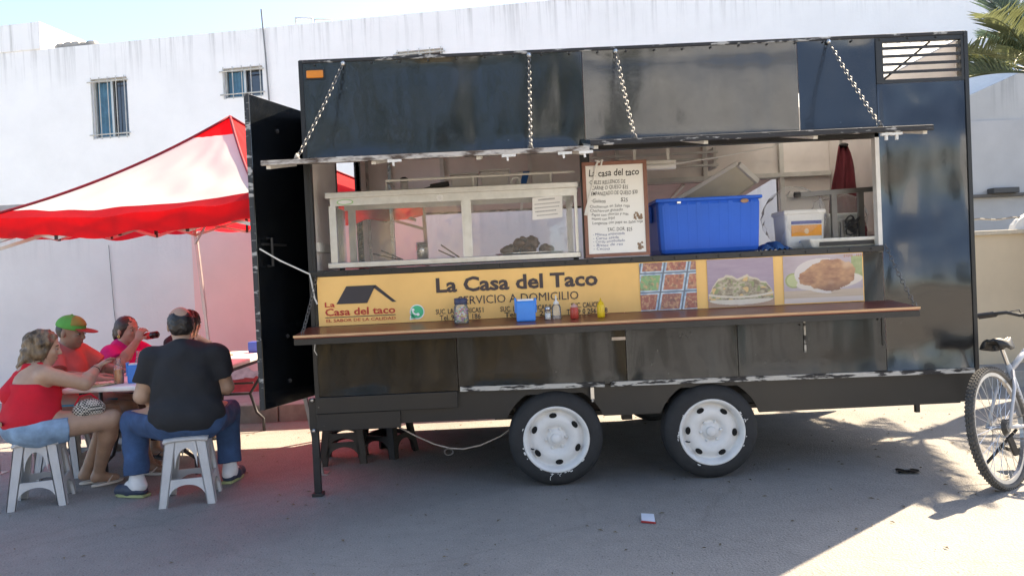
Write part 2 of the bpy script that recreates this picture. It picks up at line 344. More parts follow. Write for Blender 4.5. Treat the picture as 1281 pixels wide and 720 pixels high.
g = MB(); g.grid(lambda u, v: (-150+300*u, -150+300*v, -.012), 30, 30)
tagp(build(g, 'ground', pm('dry_ground', (.26, .23, .18), .95, var=.25, scale=2, bump=.01, bscale=20)), kind='structure')
g = MB(); g.grid(lambda u, v: (-60+120*u, -11+13.9*v, 0), 60, 8)
tagp(build(g, 'road', M_road), kind='structure')
pv = MB().box(-60, 60, 3.0, 4.3, -.02, .165); tagp(build(pv, 'pavement', M_walk), kind='structure')
kerb = thing('kerb', None, None, (0, 2.85, 0), kind='structure')
x = -7.0; i = 0
while x < 9:     # kerb stones along the pavement, joints a finger wide, slightly out of line
    L_ = .9+.12*math.sin(i*2.1); dy = .008*math.sin(i*5.3); dz = .008*math.sin(i*3.7)
    k = MB().hexa([(x, 2.83+dy, -.02), (x+L_-.012, 2.83+dy, -.02), (x+L_-.012, 3.0, -.02), (x, 3.0, -.02), (x, 2.85+dy, .175+dz), (x+L_-.012, 2.85+dy, .175+dz), (x+L_-.012, 3.0, .175+dz), (x, 3.0, .175+dz)])
    build(k, 'kerb_stone', M_conc, kerb, bevel=.012); x += L_; i += 1
tagp(build(MB().box(-60, -7.01, 2.84, 3.0, -.02, .17).box(9.6, 60, 2.84, 3.0, -.02, .17), 'kerb_run', M_conc, kerb), kind='stuff')
pv2 = MB().box(-60, 60, -13, -11, -.02, .15); tagp(build(pv2, 'pavement', M_walk), kind='structure')

# ---- boundary wall behind the trailer
M_bw = stained_wall('boundary_plaster', (.76, .74, .72), (.16, .15, .14), 2.44, .75)
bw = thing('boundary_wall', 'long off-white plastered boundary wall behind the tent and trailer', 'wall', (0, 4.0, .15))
build(MB().box(-16, 4.35, 4.0, 4.18, -.02, 2.40), 'wall', M_bw, bw)
build(MB().box(-16, 4.35, 3.97, 4.21, 2.40, 2.47), 'coping', pm('coping_cement', (.36, .35, .34), .9, var=.3, scale=6), bw, bevel=.01)
build(MB().box(-5.6, -1.0, 3.990, 3.999, .16, .385), 'red_foot_band', pm('foot_band_red', (.42, .06, .055), .8, var=.25, scale=9, detail=7), bw)  # red band along the foot of the wall
build(MB().box(-3.66, -.93, 3.992, 3.999, .387, 2.39), 'salmon_section', pm('salmon_tone', (.80, .54, .50), .85, var=.06, scale=1.5, bump=.003, bscale=30, detail=6), bw)  # salmon-toned stretch of the wall, from the red band up to the coping
# flaking band of plaster at its foot
fl = MB(); rnd = random.Random(3)
for i in range(110):
    x = -5.5+9.6*rnd.random(); z = .36+.09*rnd.random()**1.6; r = .03+.07*rnd.random(); n = 7
    fl.poly([(x+r*(1.2+.5*rnd.random())*math.cos(a), 3.9895, max(.166, z+r*.6*(.7+.5*rnd.random())*math.sin(a))) for a in [2*math.pi*k/n for k in range(n)]][::-1], (0, -.004-.004*rnd.random(), 0))
tagp(build(fl, 'flaking_plaster', pm('flaked_plaster', (.5, .47, .45), .9, var=.3, scale=12), bw), kind='stuff')
wb = MB().tube([(-4.62, 3.985, 1.95), (-4.6, 3.985, 1.2), (-4.55, 3.985, .5)], .004, 5); build(wb, 'crack_wire', pm('wire_grey', (.2, .2, .2), .7), bw)

# ---- white two-storey building behind it; front runs from (-17,10.3) and comes nearer to the right
K = -.15; bY = lambda x: 9.0+K*(x+8.2)
M_wh = stained_wall('white_facade', (.90, .895, .885), (.16, .155, .145), 5.84, .5)
wbld = thing('white_building', 'white two-storey building with barred windows and rain-streaked parapet', 'building', (-4, bY(-4), 0))
wins = [(-7.30, -6.60, 4.16, 5.22, 'a'), (-4.80, -4.07, 4.68, 5.20, 'b'), (-1.70, -.90, 4.55, 5.22, 'c')]
mpB = lambda x, d, z: (x+d*.148, bY(x)+d*.989, z)
build(MB().holed(-20, 16, -.02, 5.84, [w_[:4] for w_ in wins], mpB, .22), 'wall', M_wh, wbld)
build(MB().hexa([mpB(-20, .22, 5.6), mpB(16, .22, 5.6), mpB(16, 9, 5.6), mpB(-20, 9, 5.6), mpB(-20, .22, 5.7), mpB(16, .22, 5.7), mpB(16, 9, 5.7), mpB(-20, 9, 5.7)]), 'roof', M_conc, wbld)
build(MB().hexa([mpB(-14, -.02, 5.84), mpB(-8.22, -.02, 5.84), mpB(-8.22, 1.5, 5.84), mpB(-14, 1.5, 5.84), mpB(-14, -.02, 6.34), mpB(-8.22, -.02, 6.34), mpB(-8.22, 1.5, 6.34), mpB(-14, 1.5, 6.34)]), 'parapet_step', M_wh, wbld, bevel=.015)
M_frm = pm('window_aluminium', (.55, .54, .50), .45, metal=.6, var=.1); M_iron = pm('window_iron', (.50, .49, .45), .6, var=.2)
M_pane = pm('window_pane', (.03, .035, .045), .08, var=.3, scale=2, spec=.8); M_cur = pm('curtain_blue', (.07, .19, .28), .8, var=.25, scale=5)
for (x0, x1, z0, z1, k) in wins:
    fr = MB()
    for a, b, c, d in ((x0, x1, z0, z0+.04), (x0, x1, z1-.04, z1), (x0, x0+.04, z0+.04, z1-.04), (x1-.04, x1, z0+.04, z1-.04), ((x0+x1)/2-.02, (x0+x1)/2+.02, z0+.04, z1-.04)):
        fr.hexa([mpB(a, .08, c), mpB(b, .08, c), mpB(b, .13, c), mpB(a, .13, c), mpB(a, .08, d), mpB(b, .08, d), mpB(b, .13, d), mpB(a, .13, d)])
    wf = build(fr, 'window', M_frm, wbld)
    pn = MB().add([mpB(x0, .15, z0), mpB(x1, .15, z0), mpB(x1, .15, z1), mpB(x0, .15, z1)], [(0, 1, 2, 3)]); build(pn, 'pane', M_pane, wf)
    xc = (x0+x1)/2
    cu = MB().grid(lambda u, v: mpB(x0+.05+(xc-x0-.04)*u, .125+.012*math.sin(u*28), z0+.05+(z1-z0-.1)*v), 40, 1); build(cu, 'curtain', M_cur, wf, smooth=True)
    for j in range(5):
        xx = x0+.03+(x1-x0-.06)*j/4; b = MB().tube([mpB(xx, -.03, z0-.02), mpB(xx, -.03, z1+.02)], .008, 6); build(b, 'bar', M_iron, wf)
    for zz in (z0+.06, z1-.06):
        b = MB().tube([mpB(x0-.04, -.035, zz), mpB(x1+.04, -.035, zz)], .012, 6); build(b, 'bar', M_iron, wf)
pp = MB().tube([mpB(-4.02, -.03, 6.15), mpB(-3.98, -.04, 5.4), mpB(-3.95, -.03, 4.2), mpB(-3.92, -.03, 2.6)], .014, 6); build(pp, 'conduit', pm('conduit_grey', (.2, .2, .2), .6), wbld)
for (xx, h) in ((-3.55, .22), (-3.2, .16)):
    build(MB().tube([mpB(xx, .3, 5.7), mpB(xx, .3, 5.84+h), mpB(xx+.3, .3, 5.84+h-.03), mpB(xx+.3, .3, 5.80)], .02, 6), 'roof_pipe', pm('pvc', (.5, .5, .48), .5), wbld, smooth=True)
rr = MB(); rnd = random.Random(5)
for i in range(5): rr.ell(mpB(-7.9+.15*i, .1, 5.86), (.09+.05*rnd.random(), .09, .05+.06*rnd.random()), 7, 5)
build(rr, 'rubble', M_conc, wbld)

# ---- things to the right of the trailer
M_cr = stained_wall('weathered_concrete', (.50, .50, .49), (.10, .10, .10), 4.0, .8)
nb = thing('concrete_house', 'weathered grey concrete house side with sloping streaked parapet behind bicycle', 'building', (6.5, 5.4, 0))
build(MB().holed(4.6, 14, -.02, 3.17, [], lambda x, d, z: (x, 5.4+d, z), 1.2), 'wall', pm('grey_render', (.50, .50, .50), .85, var=.1, scale=1.5, bump=.003, bscale=30, detail=7), nb)
build(MB().poly([(4.6, 5.44, 3.17), (14, 5.44, 3.17), (14, 5.44, 5.3), (8.2, 5.44, 4.25), (6.15, 5.44, 3.44), (4.6, 5.44, 3.2)], (0, .16, 0)), 'parapet', M_cr, nb)
build(MB().box(4.58, 14, 5.32, 5.5, 2.135, 2.175), 'ledge', pm('ledge_dark', (.12, .11, .10), .7), nb)
build(MB().box(6.55, 6.9, 5.25, 5.4, 2.175, 2.25), 'lamp_box', pm('lamp_box', (.06, .06, .06), .5), nb, bevel=.01)
lw = thing('cream_wall', 'cream painted low garden wall behind the bicycle', 'wall', (4.8, 3.4, .165))
M_cream = pm('cream_paint', (.60, .50, .36), .8, var=.08, scale=2, bump=.003, bscale=30, detail=6)
build(MB().box(4.0, 12, 3.4, 3.55, -.02, 1.58), 'wall', M_cream, lw)
build(MB().box(4.0, 12, 3.36, 3.59, 1.58, 1.63), 'coping', pm('cream_coping', (.56, .50, .40), .8, var=.15), lw, bevel=.01)
gr = MB(); 
for i in range(60): gr.tube([(4.3+.06*i, 3.5+.01*(i % 2), 1.76+.008*math.sin(i*.9)), (4.36+.06*i, 3.5+.01*((i+1) % 2), 1.76+.008*math.sin(i*.9+.9))], .011, 5)
build(gr, 'chain_rail', pm('rail_grey', (.30, .28, .25), .6), lw)
ar = [(5.35+1.3*math.cos(a), 3.47, 1.62+.85*math.sin(a)) for a in [math.pi*k/20 for k in range(21)]]
ar = [(x+1.55, y, 1.63+(z-1.62)*.40) for x, y, z in ar]
car = MB().poly([(p[0], 3.44, p[2]) for p in ar][::-1], (0, .1, 0)); build(car, 'arched_panel', pm('white_panel', (.82, .82, .80), .6, var=.05), lw)

# ---- palm at the right, its crown reaching over the trailer's end
def palm(loc, hz, seed=2):
    t = thing('palm_tree', 'small feathery palm with fronds reaching over the trailer end', 'palm tree', loc)
    rn = random.Random(seed); x, y, _ = loc
    tr = MB(); pts = [(x+.70*(1-i/14)**1.2+.03*math.sin(i*.6), y+.04*math.sin(i*.9), hz*i/14) for i in range(15)]
    tr.tube(pts, [.17-.004*i+.012*(i % 2) for i in range(15)], 10); build(tr, 'trunk', pm('palm_bark', (.16, .13, .10), .95, var=.4, scale=14, bump=.012, bscale=25), t, smooth=True)
    mats = [pm('palm_leaf', (.10, .15, .10), .45, var=.35, scale=6, trans=.25), pm('palm_leaf_pale', (.17, .19, .09), .5, var=.3, scale=6, trans=.3), pm('palm_leaf_grey', (.11, .165, .15), .4, var=.3, scale=6, trans=.2)]
    for k in range(17):
        az = R(180+(k*137.5) % 360) if k > 4 else R((176, 150, 205, 190, 228)[k]); el = (R(10), R(30), R(18), R(60), R(14))[k] if k < 5 else R(-5+65*rn.random()); ln = (1.95, 1.8, 1.85, 1.6, 1.6)[k] if k < 5 else 1.35+.4*rn.random()
        mb = MB(); p = V3(x, y, hz-.02); d = V3(math.cos(az)*math.cos(el), math.sin(az)*math.cos(el), math.sin(el)); n = 26; P = [p]
        for i in range(n):
            d = nrm(d+V3(0, 0, -.022-.02*i/n)); p = p+d*ln/n; P.append(p)
        mb.tube(P, [.016*(1-.85*i/n) for i in range(n+1)], 5)
        for i in range(4, n+1):
            for sub in (0, .5):
                for sd in (-1, 1):
                    q = P[i]-(P[i]-P[i-1])*sub; dd = nrm(P[i]-P[i-1]); side = nrm(np.cross(dd, (0, 0, 1)))*sd
                    L_ = (.36+.08*rn.random())*math.sin(math.pi*min(1, .18+.78*i/n)); v = nrm(dd*.75+side*.75+V3(0, 0, .38+.3*rn.random()-.12))
                    wv = nrm(np.cross(v, V3(rn.random()-.5, rn.random()-.5, 1)))*.013; e = q+v*L_+V3(0, 0, -.10*L_); m_ = q+v*L_*.5
                    mb.add([q-wv*.5, q+wv*.5, m_+wv, e, m_-wv], [(0, 1, 2, 3, 4)])
        build(mb, 'frond', mats[(0, 2, 1, 0, 1)[k] if k < 5 else k % 3], t)
palm((5.62, 3.0, .1), 3.25)

# ---- far side of the street, seen only as reflections in the black paint
def broad_tree(loc, h, r, seed, label):
    t = thing('street_tree', label, 'tree', loc, group='trees across the street'); rn = random.Random(seed); x, y, z = loc
    tr = MB().tube([(x, y, z-.05), (x+.1, y, z+h*.25), (x, y+.1, z+h*.5), (x+.1, y, z+h*.8)], [.3, .22, .16, .05], 8)
    for k in range(6):
        a = k*1.05; tr.tube([(x, y, z+h*(.3+.06*k)), (x+r*.4*math.cos(a), y+r*.4*math.sin(a), z+h*(.45+.06*k)), (x+r*.75*math.cos(a), y+r*.75*math.sin(a), z+h*(.55+.06*k))], [.12, .07, .02], 6)
    build(tr, 'trunk', pm('tree_bark', (.14, .11, .08), .95, var=.3, bump=.01), t, smooth=True)
    mb = MB(); cl = [(x+r*.65*math.cos(a)*rn.random()**.5, y+r*.65*math.sin(a)*rn.random()**.5, z+h*(.38+.55*rn.random())) for a in [rn.random()*6.28 for _ in range(34)]]
    for c in cl:
        for _ in range(75):
            d = nrm((rn.gauss(0, 1), rn.gauss(0, 1), rn.gauss(0, 1)))*r*.36*rn.random()**.4; p = V3(*c)+d
            u = nrm((rn.gauss(0, 1), rn.gauss(0, 1), rn.gauss(0, .6)))*.16; v = nrm(np.cross(u, (rn.random(), rn.random(), rn.random())))*.1
            mb.add([p-u, p+v, p+u, p-v], [(0, 1, 2, 3)])
    build(mb, 'crown', pm('tree_leaf', (.06, .095, .035), .6, var=.4, scale=1.5, trans=.15), t)
broad_tree((-10.5, -17, .1), 9.5, 4.2, 1, 'dark broad-crowned street tree opposite the trailer, in front of a yellow house')
broad_tree((-4.2, -18.5, .1), 10.5, 4.4, 2, 'tallest dark street tree opposite the trailer')
broad_tree((1.0, -17.5, .1), 8.0, 3.0, 3, 'smaller street tree opposite the trailer, beside the white house')
broad_tree((15.5, -19, .1), 6.0, 2.6, 4, 'low street tree opposite the trailer, past the white house')
def far_house(x0, x1, y, h, m, nm, label):
    t = thing(nm, label, 'house', ((x0+x1)/2, y, 0)); H = [(x0+.8+i*2.4, x0+2.0+i*2.4, z, z+1.3) for i in range(int((x1-x0-1)/2.4)) for z in ((.9,) if h < 5 else (.9, 4.1))]
    build(MB().holed(x0, x1, -.02, h, H, lambda x, d, z: (x, y-d, z), .25), 'wall', m, t)
    for q in H: build(MB().box(q[0], q[1], y-.22, y-.18, q[2], q[3]), 'window', M_pane, t)
    build(MB().box(x0-.1, x1+.1, y-8, y+.12, h, h+.15), 'roof', M_conc, t)
far_house(2.0, 11.4, -20.5, 8.6, pm('far_white', (.76, .81, .88), .8, var=.06), 'reflection_house', 'unseen white house added across the street for the pale reflection in the black paint')  # house shape added to give the upper panels a pale reflection
far_house(-16, 1.5, -23, 4.2, pm('far_yellow', (.55, .42, .22), .8, var=.08), 'yellow_house', 'low yellow house behind the trees across the street')
far_house(19, 30, -21, 4.0, pm('far_grey', (.45, .45, .45), .8, var=.08), 'grey_house', 'low grey house across the street, past the low tree')

# ================================================================== FOOD TRAILER
XL, XR, W, ZT = -1.28, 3.045, 2.12, 2.82
TR = thing('food_trailer', 'black glossy taco food trailer with open hatch, tandem white wheels and yellow banner', 'food trailer', (.88, 1.05, 0))
def black_paint(name, rough=.13, base=(.004, .0055, .0075), tilt=0., wave=.018, ripple=0., spec=.75, coat=.35):
    m = bpy.data.materials.new(name); m.use_nodes = True; N = m.node_tree.nodes; L = m.node_tree.links; b = N['Principled BSDF']
    tc = N.new('ShaderNodeTexCoord')
    n = N.new('ShaderNodeTexNoise'); n.inputs['Scale'].default_value = 3.5; n.inputs['Detail'].default_value = 9; n.inputs['Roughness'].default_value = .7; L.new(tc.outputs['Object'], n.inputs['Vector'])
    mr = N.new('ShaderNodeMapRange'); mr.inputs['From Min'].default_value = .3; mr.inputs['From Max'].default_value = .7; mr.inputs['To Min'].default_value = rough-.03; mr.inputs['To Max'].default_value = rough+.13; L.new(n.outputs['Fac'], mr.inputs[0]); L.new(mr.outputs[0], b.inputs['Roughness'])
    r = N.new('ShaderNodeValToRGB'); r.color_ramp.elements[0].position = .3; r.color_ramp.elements[1].position = .8; r.color_ramp.elements[0].color = (*base, 1); r.color_ramp.elements[1].color = (.012, .0135, .015, 1); L.new(n.outputs['Fac'], r.inputs[0])
    # small scuffs and paint chips
    n4 = N.new('ShaderNodeTexNoise'); n4.inputs['Scale'].default_value = 38; n4.inputs['Detail'].default_value = 6; L.new(tc.outputs['Object'], n4.inputs['Vector'])
    r4 = N.new('ShaderNodeValToRGB'); r4.color_ramp.elements[0].position = .74; r4.color_ramp.elements[1].position = .77; L.new(n4.outputs['Fac'], r4.inputs[0])
    mx = N.new('ShaderNodeMix'); mx.data_type = 'RGBA'; mx.inputs[7].default_value = (.13, .125, .12, 1); L.new(r4.outputs[0], mx.inputs[0]); L.new(r.outputs[0], mx.inputs[6]); L.new(mx.outputs[2], b.inputs['Base Color'])
    mp = N.new('ShaderNodeMapping'); mp.inputs['Scale'].default_value = (1, 1, .35); L.new(tc.outputs['Object'], mp.inputs[0])
    n2 = N.new('ShaderNodeTexNoise'); n2.inputs['Scale'].default_value = 3.2; n2.inputs['Detail'].default_value = 1.5; L.new(mp.outputs[0], n2.inputs['Vector'])
    bp = N.new('ShaderNodeBump'); bp.inputs['Strength'].default_value = .5; bp.inputs['Distance'].default_value = wave; L.new(n2.outputs['Fac'], bp.inputs['Height'])
    if tilt:    # sheet bowed back towards its top, so that it mirrors higher sky
        sz = N.new('ShaderNodeSeparateXYZ'); L.new(tc.outputs['Object'], sz.inputs[0])
        def mth(op, x, y):
            q = N.new('ShaderNodeMath'); q.operation = op
            for i_, v_ in enumerate((x, y)):
                if isinstance(v_, (int, float)): q.inputs[i_].default_value = v_
                else: L.new(v_, q.inputs[i_])
            return q.outputs[0]
        nz = N.new('ShaderNodeTexNoise'); nz.inputs['Scale'].default_value = 1.6; nz.inputs['Detail'].default_value = 2; L.new(tc.outputs['Object'], nz.inputs['Vector'])
        zz = mth('ADD', sz.outputs['Z'], mth('MULTIPLY', nz.outputs['Fac'], .35)) if ripple else sz.outputs['Z']
        hh = mth('MULTIPLY', zz, -tilt)
        if ripple: hh = mth('SUBTRACT', hh, mth('MULTIPLY', mth('SINE', mth('MULTIPLY', mth('SUBTRACT', zz, 1.67), 2*math.pi/.95), 0), ripple*.95/(2*math.pi)))
        mz = N.new('ShaderNodeMath'); mz.operation = 'ADD'; mz.inputs[1].default_value = 0; L.new(hh, mz.inputs[0])
        bt0 = N.new('ShaderNodeBump'); bt0.inputs['Strength'].default_value = 1; bt0.inputs['Distance'].default_value = 1; L.new(mz.outputs[0], bt0.inputs['Height']); L.new(bt0.outputs[0], bp.inputs['Normal'])
    n3 = N.new('ShaderNodeTexNoise'); n3.inputs['Scale'].default_value = 170; n3.inputs['Detail'].default_value = 2; L.new(tc.outputs['Object'], n3.inputs['Vector'])
    bq = N.new('ShaderNodeBump'); bq.inputs['Strength'].default_value = .25; bq.inputs['Distance'].default_value = .0012; L.new(n3.outputs['Fac'], bq.inputs['Height']); L.new(bp.outputs[0], bq.inputs['Normal'])
    L.new(bq.outputs[0], b.inputs['Normal'])
    if rough < .2: b.inputs['Specular IOR Level'].default_value = spec; b.inputs['Coat Weight'].default_value = coat; b.inputs['Coat Roughness'].default_value = .04; L.new(bp.outputs[0], b.inputs['Coat Normal'])
    return m
M_blk = black_paint('black_gloss_paint')
M_blkS = black_paint('black_gloss_side', tilt=.07, wave=.04, ripple=.13); M_blkU = black_paint('black_gloss_upper', tilt=.10, wave=.03); M_blkL = black_paint('black_gloss_lower', tilt=.06, wave=.06, spec=.38, coat=.1, rough=.16); M_blkB = black_paint('black_gloss_centre', wave=.045); M_blkA = black_paint('black_gloss_wavy', tilt=.02, wave=.07)
M_blk2 = black_paint('black_dull_paint', .34, (.013, .014, .015))
M_int = pm('interior_sheet', (.84, .78, .74), .55, var=.08, scale=3)
M_alu = pm('aluminium', (.62, .62, .60), .35, metal=.75, var=.08, scale=20)
M_steel = pm('stainless', (.55, .55, .54), .28, metal=.9, var=.1, scale=15)
M_zinc = pm('zinc_chain', (.15, .145, .14), .5, metal=.5, var=.2, scale=60)
M_peel = pm('peeling_paint', (.50, .49, .46), .7, c2=(.022, .022, .024), scale=7, detail=12, stretch=(1, 1, 5), thr=(.44, .50), bump=.003, bscale=30)
M_peel2 = pm('chipped_edge', (.40, .39, .37), .6, c2=(.02, .02, .022), scale=9, detail=12, stretch=(1, 1, 4), thr=(.56, .62), bump=.003, bscale=30)
M_rust = pm('rusty_edge', (.50, .47, .43), .75, c2=(.08, .055, .042), scale=9, detail=12, stretch=(1, 1, 3), thr=(.40, .56), bump=.004, bscale=35)
M_whitep = pm('chipped_white', (.68, .67, .63), .6, var=.12, scale=10, detail=7)
M_dark = pm('dark_steel', (.02, .02, .021), .5, var=.3, scale=10)
M_plastic_w = pm('white_plastic', (.74, .74, .73), .4, var=.04)

def panel(name, x0, x1, z0, z1, disp, mat=None):
    nx = max(4, int((x1-x0)/.035)); nz = max(4, int((z1-z0)/.035)); mb = MB()
    mb.grid(lambda u, v: (x0+(x1-x0)*u, disp(x0+(x1-x0)*u, z0+(z1-z0)*v)*min(1, 12*min(u, 1-u, v, 1-v)), z0+(z1-z0)*v), nx, nz)
    o = build(mb, name, mat or M_blk, TR, smooth=True)
    return o
wv = lambda x, z: .004+.003*math.sin(x*3.1+1)*math.sin(z*4)+.0025*math.sin(x*7+z*3)
panel('upper_panel', XL, .545, 2.205, ZT, lambda x, z: .006+.004*math.sin(x*4.2)*math.sin(z*6)+.003*math.sin(x*8.5+2)*math.cos(z*5), M_blkA)
panel('upper_panel', .549, 1.94, 2.205, ZT, lambda x, z: .006+.002*math.sin(x*3)+.002*math.sin(z*9), M_blkB)
panel('upper_panel', 1.944, 2.49, 2.205, ZT, lambda x, z: .006+.003*math.sin(x*9), M_blkU)
_zs = np.linspace(.60, 2.55, 200); _sl = np.interp(_zs, [.6, .85, 1.05, 1.3, 1.6, 1.8, 2.0, 2.2, 2.55], [-.02, -.03, .02, .13, .15, .04, -.07, .10, .13]); _yy = np.concatenate([[0], np.cumsum((_sl[1:]+_sl[:-1])/2*np.diff(_zs))]); _yy -= _yy.min()
panel('side_panel', 2.452, XR, .64, 2.515, lambda x, z: .002+.10*float(np.interp(z, _zs, _yy))+.003*math.sin(x*8), M_blkS)
for a, b in ((XL, -.352), (-.348, .748), (.752, 1.478), (1.482, 2.448)):
    panel('lower_panel', a, b, .655, 1.43, lambda x, z: wv(x, z)*1.5, M_blkL)
# frame pieces round the hatch
build(MB().box(XL, -1.238, -.004, .04, 1.43, 2.205), 'hatch_post', M_blk2, TR)
build(MB().box(.505, .565, -.012, .035, 1.475, 2.19), 'hatch_post', M_blk2, TR)
build(MB().box(2.425, 2.452, -.003, .05, 1.43, 2.205), 'hatch_post', M_whitep, TR)
build(MB().box(XL-.002, 2.455, -.014, .07, 1.432, 1.472), 'hatch_sill', M_blk2, TR, bevel=.004)
build(MB().box(XL-.002, 2.452, -.003, .05, 2.172, 2.203), 'hatch_header', M_blk2, TR)
build(MB().box(XL, XR, -.006, .03, 2.812, 2.835), 'top_edge', M_peel2, TR, bevel=.004)
build(MB().box(XL-.004, XL+.022, -.007, .03, .64, 2.83), 'corner_angle', M_blk2, TR)
build(MB().box(XR-.02, XR+.005, -.008, .03, .62, 2.83), 'corner_angle', M_blk2, TR)
# vent with slats
build(MB().box(2.452, 2.498, -.004, .03, 2.517, 2.81), 'vent_frame', M_blk2, TR); build(MB().box(3.005, XR-.021, -.004, .03, 2.517, 2.81), 'vent_frame', M_blk2, TR)
build(MB().box(2.498, 3.005, -.003, .03, 2.517, 2.54), 'vent_frame', M_blk2, TR); build(MB().box(2.498, 3.005, -.003, .03, 2.783, 2.81), 'vent_frame', M_blk2, TR)
for i in range(4):
    z = 2.577+.052*i; build(MB().slab([(2.498, 0, z), (3.005, 0, z), (3.005, .05, z+.012), (2.498, .05, z+.012)], (0, 0, .019)), 'vent_slat', M_dark, TR)
build(MB().bar((2.52, .06, 2.55), (2.84, .06, 2.79), .012, .012), 'vent_brace', M_dark, TR)
# rivets and bolts
rv = MB(); rnd = random.Random(4)
for i in range(24): rv.ell((XL+.1+i*.183, -.008, 2.798+.006*rnd.random()), (.007, .006, .007), 6, 4)
for i in range(15): rv.ell((.62+i*.125, -.008, 2.222), (.008, .007, .008), 6, 4)
for i in range(26): rv.ell((XL+.1+i*.142, -.018, 1.452), (.007, .006, .007), 6, 4)
for i in range(12): rv.ell((XL+.05+i*.075, -.004, .635), (.005, .004, .005), 6, 4)
tagp(build(rv, 'rivets', pm('bolt_head', (.06, .06, .06), .5, metal=.5), TR), kind='stuff')
# amber marker lamp
lm = build(MB().box(-1.235, -1.125, -.016, .0, 2.715, 2.765), 'marker_lamp', pm('amber_lens', (.75, .24, .03), .25, var=.1), TR, bevel=.008)
build(MB().box(-1.243, -1.117, -.006, .004, 2.708, 2.772), 'lamp_base', M_dark, lm)

# end walls, back wall, floor, roof
doorY0, doorY1 = .80, 1.72
build(MB().holed(.005, W, .66, ZT-.02, [(doorY0, doorY1, .66, 2.56)], lambda y, d, z: (XL+.003+d, y, z), .03), 'end_wall', M_int, TR)
build(MB().holed(.005, W, .66, ZT-.02, [(doorY0, doorY1, .66, 2.56)], lambda y, d, z: (XL-.001-d, y, z), .004), 'end_cladding', M_blk, TR)
build(MB().box(XR-.04, XR-.008, .05, W, .66, ZT-.02), 'end_wall', M_int, TR)
build(MB().box(XR-.006, XR-.001, .035, W, .655, ZT-.01), 'end_cladding', M_blk, TR)
rear = (-1.02, 2.53, 1.2, 2.16)
build(MB().holed(XL+.035, XR-.042, .66, ZT-.02, [rear], lambda x, d, z: (x, W-.03-d, z), .03), 'back_wall', M_int, TR)
build(MB().holed(XL, XR, .66, ZT-.005, [rear], lambda x, d, z: (x, W+.008-d, z), .006), 'back_cladding', M_blk, TR)
build(MB().box(XL, XR, .03, W, .60, .655), 'floor', M_dark, TR)
build(MB().box(XL, 2.40, .035, W+.02, ZT-.018, ZT), 'roof', pm('roof_sheet', (.50, .51, .52), .5, var=.1, scale=3), TR)
cg = MB(); cg.grid(lambda u, v: (2.40+.64*u, .035+(W)*v, ZT-.03+.012*math.sin(u*2*math.pi*8)), 64, 1)
build(cg, 'corrugated_roof', pm('translucent_sheet', (.72, .74, .74), .5, var=.08, trans=.55), TR, smooth=True)
for x in (-.55, .25, 1.05, 1.85, 2.40): build(MB().box(x-.02, x+.02, .06, W-.05, ZT-.075, ZT-.02), 'roof_beam', M_int, TR)
for x in (-.55, .25, 1.05, 1.85): build(MB().box(x-.018, x+.018, W-.10, W-.062, 2.16, ZT-.08), 'wall_stud', M_whitep, TR)
build(MB().box(2.53, 2.57, W-.10, W-.062, 1.0, ZT-.08), 'wall_stud', M_whitep, TR)
build(MB().box(-1.2, 2.99, W-.11, W-.064, 2.165, 2.205), 'wall_rail', M_whitep, TR)
build(MB().box(2.60, 2.99, W-.10, W-.064, 1.98, 2.01), 'wall_rail', M_whitep, TR)
build(MB().box(XR-.075, XR-.042, .1, W-.11, 1.58, 1.61), 'wall_rail', M_int, TR)
build(MB().box(XL+.034, XL+.06, .06, .78, 1.60, 1.66), 'wall_rail', M_whitep, TR)
for xx in (-1.24, -1.03): build(MB().box(xx-.015, xx+.015, W-.10, W-.062, .7, 2.7), 'wall_stud', M_steel, TR)
build(MB().box(XL+.035, 2.4, .06, .62, 1.40, 1.43), 'counter_inside', M_steel, TR)
build(MB().box(XL+.035, 2.4, .58, .62, .66, 1.40), 'counter_panel', M_int, TR)
build(MB().box(XL-.012, XL+.036, doorY0-.04, doorY0, .66, 2.6), 'door_jamb', M_blk2, TR); build(MB().box(XL-.012, XL+.036, doorY1, doorY1+.04, .66, 2.6), 'door_jamb', M_blk2, TR)
# rear flap, propped open
rf = build(MB().slab([(rear[0], W+.01, 2.165), (2.50, W+.01, 2.165), (2.42, W+.78, 2.06), (rear[0], W+.78, 2.06)], (0, .004, .022)), 'rear_flap', pm('flap_underside', (.58, .42, .40), .55, var=.12, scale=4), TR)
for i in range(7): 
    x = rear[0]+.2+i*.5; build(MB().bar((x, W+.05, 2.150), (x-.005, W+.76, 2.052), .025, .018), 'flap_rib', M_whitep, rf)
build(MB().bar((rear[0], W+.785, 2.066), (2.42, W+.785, 2.066), .02, .05), 'flap_edge', M_rust, rf)

# entrance door swung right round against the front half of the end wall
hx, hy, fx, fy = XL-.02, .77, -1.585, -.09
dv = nrm(V3(fx-hx, fy-hy, 0)); dn = V3(dv[1], -dv[0], 0)*.035
door = build(MB().slab([(hx, hy, .60), (fx, fy, .60), (fx, fy, 2.615), (hx, hy, 2.615)], dn), 'door', M_blk, TR, bevel=.004)
dp = lambda t, z, o=0: V3(hx, hy, 0)+dv*t+V3(0, 0, z)-nrm(dn)*o
Ld = float(np.linalg.norm(V3(fx-hx, fy-hy, 0)))
for sgn in (1, ):
    for dside in (-.004, .039):
        pass
build(MB().bar(dp(Ld-.30, 1.66, .012), dp(Ld-.04, 1.66, .012), .014, .014), 'bolt', M_dark, door)
build(MB().tube([dp(Ld-.10, 1.70, .006), dp(Ld-.10, 1.70, .045), dp(Ld-.10, 1.52, .045), dp(Ld-.10, 1.52, .006)], .009, 6), 'handle', M_dark, door)
